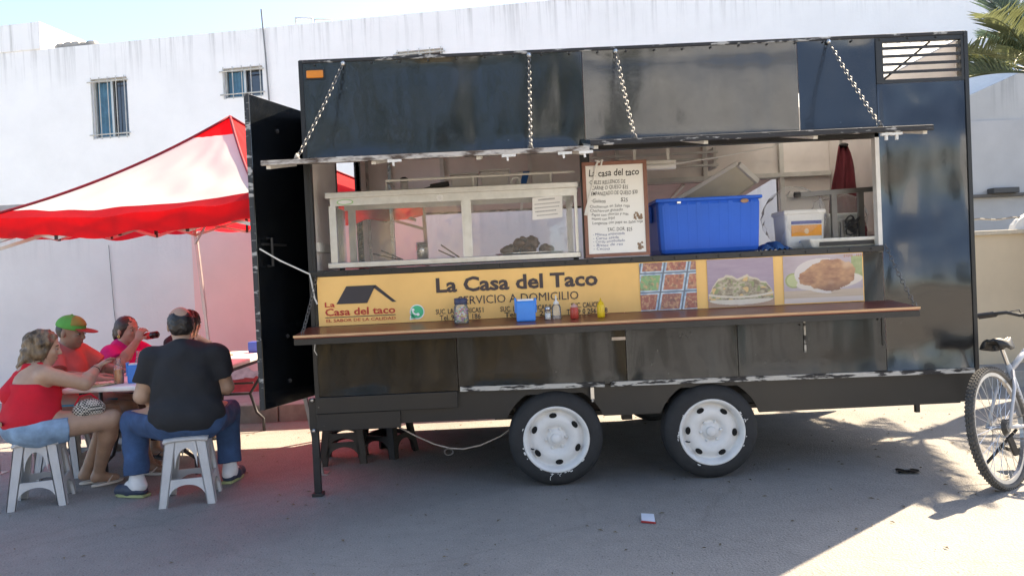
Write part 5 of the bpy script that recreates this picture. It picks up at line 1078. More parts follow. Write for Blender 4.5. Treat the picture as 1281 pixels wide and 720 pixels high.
for i in range(330):
    x, y = rnd.uniform(-4, 4), rnd.uniform(-1.9, 2.6); a = rnd.random()*6.28; s_ = rnd.uniform(.006, .022); c_, d_ = math.cos(a), math.sin(a)
    lv.add([(x+s_*c_, y+s_*d_, .006), (x-s_*.4*d_, y+s_*.4*c_, .009), (x-s_*c_, y-s_*d_, .005), (x+s_*.4*d_, y-s_*.4*c_, .011)], [(0, 1, 2, 3)])
tagp(build(lv, 'leaf_litter', pm('dry_leaf', (.16, .12, .07), .9, var=.4, scale=3)), 'dry leaf bits and grit scattered over the road', 'leaf litter', kind='stuff')

# ================================================================== BICYCLE leaning on its stand
bk = thing('bicycle', 'mountain bicycle with white frame parked beside the trailer end', 'bicycle', (2.92, -.50, 0), 0)
ca = R(36); lean = R(9); bo = V3(2.91, -.50, 0); fd = V3(math.cos(ca), math.sin(ca), 0); sd = V3(-math.sin(ca), math.cos(ca), 0)
def bp_(f, s_, z):   # forward, left, up in the bike's own frame, leaning to its left
    return bo+fd*f+sd*(s_*math.cos(lean)+z*math.sin(lean))+V3(0, 0, z*math.cos(lean)-s_*math.sin(lean))
axd = nrm(bp_(0, 1, 0)-bp_(0, 0, 0)); RW = .355
M_bt = pm('bike_tyre', (.10, .095, .088), .9, var=.25, scale=20, bump=.002, bscale=120); M_bw = pm('bike_frame', (.46, .47, .49), .35, var=.06); M_sp = pm('spoke_steel', (.55, .55, .55), .3, metal=.9)
M_bd = pm('bike_black', (.02, .02, .021), .5, var=.2)
def bike_wheel(f, steer=0.):
    c = bp_(f, 0, RW); up_ = nrm(bp_(0, 0, 1)-bp_(0, 0, 0)); f2 = fd*math.cos(steer)+axd*math.sin(steer); a2 = axd*math.cos(steer)-fd*math.sin(steer); T = lambda a, r, s_=0: c+r*(math.cos(a)*f2+math.sin(a)*up_)+a2*s_
    n = 72; ty_ = MB(); prof = [(.326, .013), (.335, .022), (.346, .026), (.353, .018), (.355, 0), (.353, -.018), (.346, -.026), (.335, -.022), (.326, -.013)]
    ty_.add([T(2*math.pi*k/n, r, s_) for k in range(n) for r, s_ in prof], [(k*9+j, k*9+(j+1) % 9, ((k+1) % n)*9+(j+1) % 9, ((k+1) % n)*9+j) for k in range(n) for j in range(9)])
    t = build(ty_, 'wheel', M_bt, bk, smooth=True)
    kn = MB()
    for k in range(84):
        for s_, r in ((-.019, .3515), (-.007, .356), (.007, .356), (.019, .3515)):
            a = 2*math.pi*(k+(.5 if abs(s_) > .01 else 0))/84; da = .020; q = [T(a+e*da, r-.003, s_+g*.0048) for e, g in ((-1, -1), (1, -1), (1, 1), (-1, 1))]; q2 = [T(a+e*da*.8, r+.007, s_*1.08+g*.004) for e, g in ((-1, -1), (1, -1), (1, 1), (-1, 1))]
            kn.hexa(q+q2)
    tagp(build(kn, 'tread_knobs', M_bt, t), kind='stuff')
    rm_ = MB(); pr = [(.305, .011), (.327, .012), (.327, -.012), (.305, -.011)]
    rm_.add([T(2*math.pi*k/n, r, s_) for k in range(n) for r, s_ in pr], [(k*4+j, k*4+(j+1) % 4, ((k+1) % n)*4+(j+1) % 4, ((k+1) % n)*4+j) for k in range(n) for j in range(4)]); build(rm_, 'rim', pm('bike_rim', (.45, .45, .46), .35, metal=.8), t)
    for k in range(32):
        sgn = 1 if k % 2 else -1; a = 2*math.pi*k/32; b_ = a+(.9 if (k//2) % 2 else -.9); build(MB().tube([T(b_, .022, .026*sgn), T(a, .306, 0)], .0016, 4, False), 'spoke', M_sp, t)
    build(MB().tube([T(0, 0, -.06), T(0, 0, .06)], .012, 8).tube([T(0, 0, -.032), T(0, 0, -.024)], .028, 14).tube([T(0, 0, .024), T(0, 0, .032)], .028, 14), 'hub', M_sp, t)
    return t
bike_wheel(0); bike_wheel(1.04, R(28))
ct_ = MB()
for j, r in enumerate((.05, .045, .04, .035, .03)): ct_.tube([bp_(0, -.034-.005*j, RW), bp_(0, -.037-.005*j, RW)], r, 24)
build(ct_, 'cassette', pm('cassette', (.16, .15, .14), .5, metal=.7), bk)
BBk = (.43, 0, .30); ST = (.30, 0, .70); HTt = (.80, 0, .82); HTb = (.845, 0, .68)
build(MB().tube([bp_(*BBk), bp_(*ST)], .018, 10), 'seat_tube', M_bw, bk, smooth=True); build(MB().tube([bp_(.305, 0, .66), bp_(*HTt)], .019, 10), 'top_tube', M_bw, bk, smooth=True); build(MB().tube([bp_(*BBk), bp_(*HTb)], .023, 10), 'down_tube', M_bw, bk, smooth=True); build(MB().tube([bp_(HTb[0]+.01, 0, .64), bp_(HTt[0]-.01, 0, .86)], .021, 10), 'head_tube', M_bw, bk, smooth=True)
for s_ in (-1, 1):
    build(MB().tube([bp_(.40, .035*s_, .30), bp_(.22, .055*s_, .33), bp_(0, .062*s_, RW)], .011, 8), 'chain_stay', M_bw, bk, smooth=True); build(MB().tube([bp_(.305, .02*s_, .66), bp_(.20, .05*s_, .56), bp_(0, .062*s_, RW)], .010, 8), 'seat_stay', M_bw, bk, smooth=True)
    build(MB().tube([bp_(.85, .05*s_, .64), bp_(.95-.02*s_, .055*s_, .50), bp_(1.04-.028*s_, .053*s_, RW)], .014, 8), 'fork', M_bw, bk, smooth=True)
    build(MB().tube([bp_(.43, .03*s_, .30), bp_(.43+.05*s_, .08*s_, .30-.15*s_)], .012, 6), 'crank', M_bd, bk); build(MB().box(-.05, .05, -.045, .045, -.012, .012), 'pedal', M_bd, bk, local=True).location = Vector(bp_(.43+.05*s_, .13*s_, .30-.15*s_))-Vector((2.92, -.50, 0))
build(MB().tube([bp_(.43, -.042, .30), bp_(.43, -.048, .30)], .085, 28), 'chainring', pm('cassette', (1, 1, 1)), bk)
build(MB().tube([bp_(0, -.044, RW+.04), bp_(.43, -.045, .385)], .005, 5).tube([bp_(0, -.044, RW-.06), bp_(.43, -.045, .215)], .005, 5), 'chain', M_bd, bk)
build(MB().bar(bp_(-.005, -.05, .30), bp_(.03, -.055, .19), .02, .03), 'derailleur', M_bd, bk)
build(MB().tube([bp_(*ST), bp_(.265, 0, .80)], .013, 8), 'seat_post', M_sp, bk); build(MB().bar(bp_(.20, .025, .815), bp_(.34, .025, .82), .008, .008).bar(bp_(.20, -.025, .815), bp_(.34, -.025, .82), .008, .008).tube([bp_(.19, 0, .80), bp_(.19, 0, .83)], .018, 8), 'saddle_rail', M_bd, bk)
def sad(u, v):   # saddle: wide back, narrow nose, drooped sides
    x = .13+.27*u; w_ = .078*(1-u)**.8*min(1, .35+5*u)+.020; y = (v-.5)*2*w_; return bp_(x, y, .868+.012*math.cos(u*5)-.05*((v-.5)*2)**4-.012*((v-.5)*2)**2+.010*math.exp(-((v-.5)*2)**2*9)*-1)
so_ = build(MB().grid(sad, 22, 14), 'saddle', M_bd, bk, smooth=True); s_ = so_.modifiers.new('solid', 'SOLIDIFY'); s_.thickness = .018
hbc = (.775, 0, .985); rot_h = R(-28)
def hb_(s_, up_=0., fw=0.): return bp_(hbc[0]+s_*math.sin(rot_h)+fw-.05*abs(s_)*2, s_*math.cos(rot_h), hbc[2]+up_)
build(MB().tube([bp_(.79, 0, .86), bp_(.783, 0, .92), hb_(0)], .014, 8), 'stem', M_bd, bk); build(MB().tube([hb_(-.31, .035), hb_(-.12, .03), hb_(-.05, 0), hb_(.05, 0), hb_(.12, .03), hb_(.31, .035)], .0115, 8), 'handlebar', M_bd, bk, smooth=True)
for q in (-1, 1):
    build(MB().tube([hb_(.19*q, .033), hb_(.315*q, .035)], .0165, 10), 'grip', M_bd, bk); build(MB().tube([hb_(.17*q, .03, .02), hb_(.20*q, .015, .055), hb_(.30*q, .015, .06)], .006, 6), 'brake_lever', M_bd, bk)
build(MB().tube([hb_(.16, .03, .02), bp_(.9, .1, 1.02), bp_(.86, .03, .86), bp_(.84, 0, .72)], .004, 5).tube([hb_(-.16, .03, .02), bp_(.92, -.08, 1.03), bp_(.80, 0, .83), bp_(.35, .02, .67), bp_(.2, .05, .52)], .004, 5), 'brake_cable', M_bd, bk, smooth=True)
build(MB().tube([bp_(.36, .05, .29), V3(*(bo+fd*.22+sd*.26+V3(0, 0, .012)))], .010, 8), 'kickstand', M_bd, bk)

# ================================================================== PEOPLE
def skin(name, c): 
    m = pm(name, c, .5, var=.10, scale=14, bump=.0008, bscale=120); b = m.node_tree.nodes['Principled BSDF']; b.inputs['Subsurface Weight'].default_value = .08; b.inputs['Subsurface Radius'].default_value = (.01, .004, .002); return m
def cloth(name, c, var=.14): return pm(name, c, .88, var=var, scale=9, bump=.004, bscale=22, detail=6)
def hand_prims(w_, d, pn, side, curl=.5, s_=1.):
    """w_: wrist, d: hand direction, pn: palm normal (fingers curl towards it), side: +1 puts the thumb along pn x d"""
    d = nrm(d); pn = nrm(np.asarray(pn, float)-d*(np.asarray(pn, float)@d)); ac = np.cross(pn, d)*side; M = np.stack([d, ac, pn], 1); P = []
    P.append(ellp(w_+d*.045*s_, (.052*s_, .040*s_, .017*s_), M, .015))
    for i, l in enumerate((.058, .070, .066, .050)):
        b = w_+d*.083*s_+ac*(.029-.0195*i)*s_; a1 = curl*.8; d1 = d*math.cos(a1)+pn*math.sin(a1); a2 = curl*1.9; d2 = d*math.cos(a2)+pn*math.sin(a2)
        m_ = b+d1*l*.55*s_; P += [cone(b, m_, .0092*s_, .0085*s_, .006), cone(m_, m_+d2*l*.55*s_, .0085*s_, .007*s_, .004)]
    b = w_+d*.025*s_+ac*.030*s_; m_ = b+nrm(d*.65+ac*.7+pn*.3)*.040*s_; P += [cone(b, m_, .012*s_, .0105*s_, .012), cone(m_, m_+nrm(d*.85+ac*.2+pn*(.2+curl*.6))*.032*s_, .0105*s_, .008*s_, .005)]
    return P
def frame_of(f, u=(0, 0, 1)):
    f = nrm(f); l = nrm(np.cross(u, f)); return f, l, np.cross(f, l)
def person(label, loc, ang, J, skin_m, fat=1., belly=1., limb=1., bust=0., hf=None, hands=None, hs=1.):
    """seated figure; J: joints in world space. Returns (thing, dict of reusable prim lists, head frame)"""
    t = thing('person', label, 'person', (loc[0], loc[1], 0)); fw = V3(math.cos(R(ang)), math.sin(R(ang)), 0); lf = V3(-fw[1], fw[0], 0); up = V3(0, 0, 1)
    sp = nrm(J['chest']-J['pelvis']); tf = nrm(fw-sp*(fw@sp)); tl = np.cross(sp, tf); MT = np.stack([tf, tl, sp], 1); MPv = np.stack([fw, lf, up], 1)
    ws = (J['pelvis']+J['chest'])/2; shc = (J['shL']+J['shR'])/2; sw = np.linalg.norm(J['shL']-J['shR'])/2
    torso = [ellp(J['pelvis'], (.135*fat, .175*fat, .115), MPv, .05), ellp(ws+tf*.012*belly, (.115*fat*belly, .155*fat*belly, .17), MT, .07), ellp(J['chest'], (.118*fat, .165*fat, .165), MT, .07),
             cone(shc-tf*.02+up*.012, J['shL']-(J['shL']-shc)*.2, .074*fat**.5, .055*limb**.5, .05), cone(shc-tf*.02+up*.012, J['shR']-(J['shR']-shc)*.2, .074*fat**.5, .055*limb**.5, .05)]
    if bust: torso += [ellp(J['chest']+tf*.085+tl*s_*.07-sp*.03, (.062*bust, .06*bust, .065*bust), MT, .04) for s_ in (-1, 1)]
    arms = {}; legs = {}
    for s_ in 'LR':
        arms[s_] = [cone(J['sh'+s_], J['el'+s_], .056*limb, .043*limb, .03), cone(J['el'+s_], J['el'+s_]+(J['wr'+s_]-J['el'+s_])*.35, .043*limb, .043*limb, .02), cone(J['el'+s_]+(J['wr'+s_]-J['el'+s_])*.35, J['wr'+s_], .043*limb, .027*limb, .02)]
        k, a = J['kn'+s_], J['an'+s_]
        legs[s_] = [cone(J['hip'+s_], k, .092*limb*fat, .062*limb, .05), cone(k, k+(a-k)*.3, .060*limb, .056*limb, .03), cone(k+(a-k)*.3, a, .056*limb, .036*limb, .03)]
        fo = nrm(J['toe'+s_]-a); heel = a+V3(0, 0, -.035)-V3(fo[0], fo[1], 0)*.03; legs[s_] += [cone(a, heel, .036, .03, .02), cone(a+V3(0, 0, -.03), J['toe'+s_], .034, .020, .025), cone(heel, J['toe'+s_], .028, .022, .02)]
    h = J['head']; f_, l_, u_ = frame_of(hf if hf is not None else fw); MH = np.stack([f_, l_, u_], 1); H = lambda a, b, c: h+hs*(f_*a+l_*b+u_*c)
    neck = [cone(shc+up*.0, H(-.02, 0, -.06), .060*fat**.5, .052*fat**.3, .035)]
    head = [ellp(H(-.012, 0, .028), np.array((.098, .077, .092))*hs, MH, .03), ellp(H(.026, 0, -.045), np.array((.066, .059, .074))*hs, MH, .03), cone(H(.060, 0, -.098), H(.058, 0, -.100), .020*hs, .020*hs, .02),
            ellp(H(.066, .031, -.028), np.array((.022, .024, .022))*hs, MH, .015), ellp(H(.066, -.031, -.028), np.array((.022, .024, .022))*hs, MH, .015), cone(H(.085, -.022, .022), H(.085, .022, .022), .010*hs, .010*hs, .012),
            cone(H(.090, 0, .008), H(.108, 0, -.030), .008*hs, .012*hs, .010), ellp(H(.098, 0, -.034), np.array((.010, .017, .008))*hs, MH, .006), ellp(H(.086, 0, -.062), np.array((.010, .024, .006))*hs, MH, .004), ellp(H(.085, 0, -.073), np.array((.011, .021, .007))*hs, MH, .004)]
    head += [ellp(H(-.012, .078*q, -.012), np.array((.019, .009, .031))*hs, MH, .006) for q in (-1, 1)]
    hp = []
    for s_ in 'LR':
        if hands and s_ in hands: d, pn, cu = hands[s_]; hp += hand_prims(J['wr'+s_], d, pn, 1 if s_ == 'R' else -1, cu, .96)
    body = torso+arms['L']+arms['R']+legs['L']+legs['R']+neck+head+hp
    build(sdf_mesh(body, .0068), 'body', skin_m, t, smooth=True)
    for q in (-1, 1):
        e = build(MB().ell(H(.0835, .031*q, -.002), (.009*hs, .0125*hs, .006*hs), 10, 8, MH), 'eye', pm('eye_white', (.30, .26, .23), .3), t, smooth=True)
        build(MB().ell(H(.0925, .031*q, -.002), (.003*hs, .007*hs, .0055*hs), 8, 6, MH), 'iris', pm('eye_dark', (.02, .012, .008), .2), e)
        build(MB().tube([H(.088, (.016)*q, .020), H(.091, .030*q, .026), H(.078, .048*q, .020)], [.003*hs, .0038*hs, .002*hs], 6), 'eyebrow', pm('brow_dark', (.025, .017, .012), .8), t)
    build(MB().tube([H(.089, -.022, -.066), H(.097, -.008, -.0665), H(.097, .008, -.0665), H(.089, .022, -.066)], .0022*hs, 6), 'mouth_line', pm('lip_dark', (.16, .05, .04), .5), t)
    return t, dict(torso=torso, arms=arms, legs=legs, neck=neck, fw=fw, lf=lf, up=up, tf=tf, tl=tl, sp=sp, MT=MT, MP=MPv), (H, MH, f_, l_, u_)
def lerp(a, b, t): return np.asarray(a)+(np.asarray(b)-np.asarray(a))*t
def garment(t, name, prims, mat, grow, cuts=(), vox=.0075, noise=.0, ns=40.): return build(sdf_mesh(prims, vox, grow, cuts, noise, ns), name, mat, t, smooth=True)
def sleeve(G, J, s_, frac, extra=.006):
    a, b = J['sh'+s_], J['el'+s_]; e = lerp(a, b, frac); n = nrm(b-a); p = G['arms'][s_][0]; return cone(a, lerp(a, b, frac+.15), p[3]+extra, p[3]+(p[4]-p[3])*frac+extra+.004, .03, [(e, n)])
def leg_tube(G, J, s_, full, frac, extra=.008):
    L = G['legs'][s_]; h, k, a = J['hip'+s_], J['kn'+s_], J['an'+s_]
    if not full:
        e = lerp(h, k, frac); n = nrm(k-h); return [cone(h, lerp(h, k, min(1, frac+.2)), L[0][3]+extra, L[0][4]+extra+.014, .04, [(e, n)])]
    e = lerp(k, a, frac); n = nrm(a-k); return [cone(h, k, L[0][3]+extra, L[0][4]+extra+.004, .05), cone(k, a, L[1][3]+extra+.003, L[2][4]+extra+.022, .03, [(e, n)])]
def slipper(t, a, toe, mat, name='flip_flop', strap=None):
    f = nrm(V3(toe[0]-a[0], toe[1]-a[1], 0)); l = V3(-f[1], f[0], 0); c0 = V3(a[0], a[1], 0)-f*.055; n = 14; L_ = np.linalg.norm((toe-a)[:2])+.11
    out = []
    for i in range(n+1):
        u = i/n; w_ = .036*(1+.22*math.sin(u*5-1.2))*math.sqrt(max(.02, 1-(2*u-1)**6)); out.append((u, w_))
    pts = [c0+f*L_*u+l*w_ for u, w_ in out]+[c0+f*L_*u-l*w_ for u, w_ in out[::-1]]
    so_ = build(MB().poly([p+V3(0, 0, .002) for p in pts], (0, 0, .017)), name, mat, t, bevel=.004)
    if strap: build(MB().tube([c0+f*L_*.42+l*.038+V3(0, 0, .018), c0+f*L_*.60+l*.022+V3(0, 0, .058), c0+f*L_*.76+V3(0, 0, .05), c0+f*L_*.60-l*.022+V3(0, 0, .058), c0+f*L_*.42-l*.038+V3(0, 0, .018)], .006, 6), 'strap', strap, so_)

SK1 = skin('skin_tan', (.42, .265, .185)); SK2 = skin('skin_brown', (.27, .155, .105)); SK3 = skin('skin_warm', (.38, .23, .165))
M_hb = pm('hair_black', (.016, .013, .012), .45, var=.5, scale=30, stretch=(1, 1, .3), bump=.006, bscale=50)
M_hbr = pm('hair_brown', (.24, .165, .095), .45, c2=(.03, .02, .013), scale=26, stretch=(1, 1, .35), bump=.010, bscale=45, detail=6, thr=(.35, .68))

# ---- man in the black shirt, back to the camera
L0 = (-2.17, .115); a0 = 104; f0 = V3(math.cos(R(a0)), math.sin(R(a0)), 0); l0 = V3(-f0[1], f0[0], 0)
Q = lambda f, l, z, L=None, ff=None, ll=None: V3(L0[0], L0[1], 0)+f0*f+l0*l+V3(0, 0, z)
J = dict(pelvis=Q(0, 0, .55), chest=Q(.055, .01, .86), shL=Q(.06, .205, .945), shR=Q(.05, -.195, .94), head=Q(.115, .03, 1.155), elL=Q(.07, .285, .70), wrL=Q(.25, .18, .655), elR=Q(.07, -.245, .72), wrR=Q(.27, -.18, .74),
         hipL=Q(.03, .10, .53), hipR=Q(.03, -.10, .53), knL=V3(-2.605, .29, .505), anL=V3(-2.585, .235, .11), toeL=V3(-2.695, .275, .03), knR=V3(-2.07, .56, .50), anR=V3(-2.055, .52, .10), toeR=V3(-2.05, .66, .03))
t, G, HD = person('heavy man in black T-shirt and jeans seated with his back turned', L0, a0, J, SK1, fat=1.22, belly=1.10, limb=1.15, hf=V3(math.cos(R(118)), math.sin(R(118)), -.12), hands={'L': (V3(-.3, .8, -.5), V3(0, 0, -1), .35), 'R': (V3(-.5, .8, 0), V3(0, 0, -1), .4)})
garment(t, 'shirt', G['torso']+[sleeve(G, J, 'L', .66, .008), sleeve(G, J, 'R', .66, .008), ellp(J['pelvis']+V3(0, 0, .03), (.17, .205, .10), G['MP'], .06)], cloth('shirt_black', (.016, .018, .022), .25), .013, [(J['pelvis']+V3(0, 0, -.075), V3(0, 0, -1))], noise=.0055, ns=24)
garment(t, 'collar', [cone((J['shL']+J['shR'])/2+V3(0, 0, .02), (J['shL']+J['shR'])/2+V3(0, 0, .065)+f0*.015, .075, .066, .01)], cloth('shirt_black', (0, 0, 0)), .004, [((J['shL']+J['shR'])/2+V3(0, 0, .066), nrm(V3(0, 0, 1)+f0*.35))])
garment(t, 'jeans', [ellp(J['pelvis']-V3(0, 0, .02), (.165, .215, .11), G['MP'], .06)]+leg_tube(G, J, 'L', True, .90)+leg_tube(G, J, 'R', True, .90), cloth('denim_blue', (.035, .085, .19), .3), .006, [(J['pelvis']+V3(0, 0, .03), V3(0, 0, 1))], noise=.003, ns=30)
M_sock = cloth('sock_white', (.74, .74, .74)); M_clog = pm('clog_navy', (.03, .045, .08), .5, var=.15)
for s_ in 'LR':
    a, to = J['an'+s_], J['toe'+s_]; garment(t, 'sock', [cone(a+V3(0, 0, .075), a+V3(0, 0, -.04), .040, .040, .01), cone(a+V3(0, 0, -.03), lerp(a, to, .5), .042, .036, .02), cone(a, a+V3(0, 0, -.035)-V3(to[0]-a[0], to[1]-a[1], 0)*.26, .041, .036, .02)], M_sock, .006)
    fo = nrm(V3(to[0]-a[0], to[1]-a[1], 0)); garment(t, 'clog', [cone(V3(a[0], a[1], .045)-fo*.03, V3(a[0], a[1], .045)+fo*.05, .046, .050, .03), cone(V3(a[0], a[1], .042)+fo*.05, V3(to[0], to[1], .036)+fo*.03, .052, .044, .03)], M_clog, .0, [(V3(0, 0, .002), V3(0, 0, -1)), (V3(a[0], a[1], .062)-fo*.02, nrm(V3(0, 0, 1)-fo*.35))])
    so_ = MB().poly([V3(a[0], a[1], .004)+fo*x+V3(-fo[1], fo[0], 0)*y for x, y in ((-.08, .035), (-.08, -.035), (.02, -.050), (.12, -.052), (.17, -.03), (.17, .03), (.12, .052), (.02, .050))], (0, 0, .018)); build(so_, 'sole', pm('sole_lime', (.35, .38, .18), .6), t)
H, MH, hf_, hl_, hu_ = HD
garment(t, 'hair', [ellp(H(-.016, 0, .020), (.104, .084, .088), MH, .02), ellp(H(-.055, 0, -.03), (.055, .070, .055), MH, .03)], M_hb, .0, [(H(.035, 0, 0), hf_), (H(-.02, 0, -.075), -hu_), (H(-.064, 0, .088), nrm(hu_*.76-hf_*.65))], noise=.002, ns=150)

# ---- woman in the red tank top
L0 = (-3.24, .215); a0 = 42; f0 = V3(math.cos(R(a0)), math.sin(R(a0)), 0); l0 = V3(-f0[1], f0[0], 0)
J = dict(pelvis=Q(-.03, 0, .53), chest=Q(-.015, 0, .765), shL=Q(.02, .155, .870), shR=Q(.045, -.165, .868), head=Q(.075, -.01, 1.045), elR=V3(-2.915, .255, .785), wrR=V3(-2.905, .40, .872), elL=V3(-3.19, .52, .79), wrL=V3(-3.02, .64, .77),
         hipL=Q(.0, .10, .52), hipR=Q(.0, -.10, .52), knR=V3(-2.80, .36, .515), anR=V3(-3.03, .58, .10), toeR=V3(-2.96, .68, .035), knL=V3(-2.93, .60, .52), anL=V3(-3.16, .66, .10), toeL=V3(-3.06, .74, .035))
t, G, HD = person('woman in red tank top and denim shorts reaching across the table', L0, a0, J, SK1, fat=1.12, belly=1.12, limb=1.04, bust=1.0, hf=V3(.93, .36, -.18), hs=.95, hands={'R': (V3(.25, .75, .45), V3(.5, .2, -.8), .35), 'L': (V3(.8, .5, -.1), V3(0, 0, -1), .3)})
nb_ = (J['shL']+J['shR'])/2
M_red = cloth('tank_red', (.56, .008, .025), .12)
garment(t, 'tank_top', [ellp(J['pelvis']+V3(0, 0, .04), (.165, .205, .12), G['MP'], .05)]+G['torso'][1:3]+G['torso'][5:], M_red, .010, [(J['pelvis']+V3(0, 0, .0), V3(0, 0, -1)), (nb_+V3(0, 0, -.055), nrm(G['sp']))], noise=.004, ns=26)
st_ = []
for s_ in (-1, 1):
    b_ = nb_-G['tf']*.118+V3(0, 0, -.03); mid = nb_-G['tf']*.080+G['tl']*.050*s_+V3(0, 0, .055); top = nb_+G['tl']*.078*s_+V3(0, 0, .062); fr = nb_+G['tf']*.125+G['tl']*.075*s_+V3(0, 0, -.08)
    st_ += [cone(b_+G['tl']*.03*s_, mid, .026, .019, .02), cone(mid, top, .019, .018, .015), cone(top, fr, .018, .024, .015)]
st_ += [cone(nb_-G['tf']*.140+V3(0, 0, -.12), nb_-G['tf']*.108+V3(0, 0, -.015), .095, .046, .03)]
garment(t, 'strap', st_, M_red, .0)
garment(t, 'shorts', [ellp(J['pelvis']-V3(0, 0, .01), (.168, .212, .125), G['MP'], .05)]+leg_tube(G, J, 'L', False, .40, .022)+leg_tube(G, J, 'R', False, .40, .022), cloth('denim_light', (.20, .32, .46), .35), .006, [(J['pelvis']+V3(0, 0, .045), V3(0, 0, 1))], noise=.003, ns=40)
build(MB().slab([Q(-.205, -.10, .558), Q(-.205, -.02, .562), Q(-.205, -.02, .585), Q(-.205, -.10, .582)], -f0*.006), 'leather_patch', pm('patch_tan', (.35, .20, .10), .7), t)
for s_ in 'LR': slipper(t, J['an'+s_], J['toe'+s_], pm('slipper_white', (.70, .66, .60), .7), strap=pm('slipper_strap', (.65, .55, .5), .6))
w_, d_ = J['wrR'], nrm(J['elR']-J['wrR']); build(MB().tube([w_+d_*.02+.030*(math.cos(a)*nrm(np.cross(d_, (0, 0, 1)))+math.sin(a)*np.cross(d_, nrm(np.cross(d_, (0, 0, 1))))) for a in [2*math.pi*k/14 for k in range(15)]], .0045, 6), 'bracelet', M_dark, t)
H, MH, hf_, hl_, hu_ = HD
garment(t, 'hair', [ellp(H(-.020, 0, .025), (.110, .092, .098), MH, .03), ellp(H(-.065, .0, -.06), (.070, .090, .080), MH, .04), ellp(H(-.085, .02, -.125), (.060, .088, .060), MH, .04), ellp(H(-.10, .03, -.175), (.045, .072, .045), MH, .03), ellp(H(-.01, -.072, -.03), (.050, .022, .06), MH, .02), ellp(H(-.01, .072, -.03), (.050, .022, .08), MH, .02)], M_hbr, .0, [(H(.052, 0, 0), nrm(hf_*.95-hu_*.3))], noise=.0065, ns=75)
def strands(t, H, mat, n, drop, seed, fmax=.03, r0=(.108, .092, .100), wav=.010, rad=.0032):
    # loose locks lying over the hair mass, from the parting down past the nape
    mb = MB(); rn = random.Random(seed)
    for i in range(n):
        az = rn.uniform(-math.pi, math.pi); e0 = rn.uniform(.15, .7); ph = rn.random()*6.28; pts = []
        if abs(az) < .9: continue
        L_ = drop*(.55+.45*rn.random()); steps = 12
        for k in range(steps):
            u = k/(steps-1); th = e0+u*1.75
            if th < 1.75: q = (r0[0]*math.sin(th)*math.cos(az)-.018, r0[1]*math.sin(th)*math.sin(az), r0[2]*math.cos(th)+.025)
            else:
                dd_ = (th-1.75)/(.15+e0); q = (pts0[0]-.010*dd_, pts0[1]*(1-.05*dd_), pts0[2]-L_*dd_)
            if th < 1.75: pts0 = q
            w1 = wav*math.sin(ph+u*9); pts.append(H(q[0]+w1*math.sin(az)*.6, q[1]+w1*math.cos(az)*.6, q[2]+.3*w1))
        mb.tube(pts, [rad*(1-.6*k/(steps-1)) for k in range(steps)], 4)
    tagp(build(mb, 'hair_locks', mat, t, smooth=True), kind='stuff')
strands(t, H, M_hbr, 260, .17, 4)
# handbag in her lap
hb = thing('handbag', 'black and white patterned handbag on the lap of the woman in red', 'handbag', (-2.91, .30, .56))
m = bpy.data.materials.new('handbag_weave'); m.use_nodes = True; N = m.node_tree.nodes; v_ = N.new('ShaderNodeTexChecker'); v_.inputs['Scale'].default_value = 85; v_.inputs[1].default_value = (.55, .52, .46, 1); v_.inputs[2].default_value = (.03, .03, .03, 1); tc = N.new('ShaderNodeTexCoord'); m.node_tree.links.new(tc.outputs['Object'], v_.inputs[0]); m.node_tree.links.new(v_.outputs[0], N['Principled BSDF'].inputs[0]); N['Principled BSDF'].inputs['Roughness'].default_value = .7
build(sdf_mesh([ellp((-2.905, .275, .625), (.085, .05, .055), np.array(((.8, -.6, 0), (.6, .8, 0), (0, 0, 1.))), .02), cone((-2.95, .24, .60), (-2.86, .31, .60), .045, .045, .03)], .007), 'bag', m, hb, smooth=True); build(MB().tube([(-2.97, .22, .64), (-2.95, .25, .70), (-2.90, .29, .71), (-2.85, .32, .65)], .007, 6), 'strap', M_red, hb, smooth=True)

# ---- man in the green cap
L0 = (-3.50, 1.0); a0 = -6; f0 = V3(math.cos(R(a0)), math.sin(R(a0)), 0); l0 = V3(-f0[1], f0[0], 0)
J = dict(pelvis=Q(-.02, 0, .54), chest=Q(.02, 0, .80), shL=Q(.03, .185, .925), shR=Q(.045, -.185, .920), head=Q(.105, -.01, 1.105), elR=Q(.17, -.27, .775), wrR=Q(.39, -.16, .775), elL=Q(.20, .25, .78), wrL=Q(.40, .12, .78),
         hipL=Q(.02, .095, .53), hipR=Q(.02, -.095, .53), knR=V3(-2.90, .80, .505), anR=V3(-2.80, .86, .10), toeR=V3(-2.68, .84, .035), knL=V3(-2.92, 1.10, .51), anL=V3(-2.94, 1.08, .10), toeL=V3(-2.82, 1.06, .035))
t, G, HD = person('man in green cap and coral polo shirt seated at the table', L0, a0, J, SK2, fat=1.10, belly=1.05, limb=1.08, hf=V3(.98, -.12, -.16), hands={'R': (V3(.9, .3, 0), V3(0, 0, -1), .4), 'L': (V3(.9, -.3, 0), V3(0, 0, -1), .4)})
M_coral = cloth('polo_coral', (.56, .13, .11), .12)
garment(t, 'polo_shirt', G['torso']+[sleeve(G, J, 'L', .70, .012), sleeve(G, J, 'R', .70, .012)], M_coral, .012, [(J['pelvis']+V3(0, 0, -.05), V3(0, 0, -1))], noise=.003, ns=28)
nb_ = (J['shL']+J['shR'])/2; garment(t, 'collar', [cone(nb_+V3(0, 0, .03), nb_+V3(0, 0, .075)+f0*.02, .078, .066, .01)], M_coral, .005, [(nb_+V3(0, 0, .075)+f0*.01, nrm(V3(0, 0, 1)+f0*.55))])
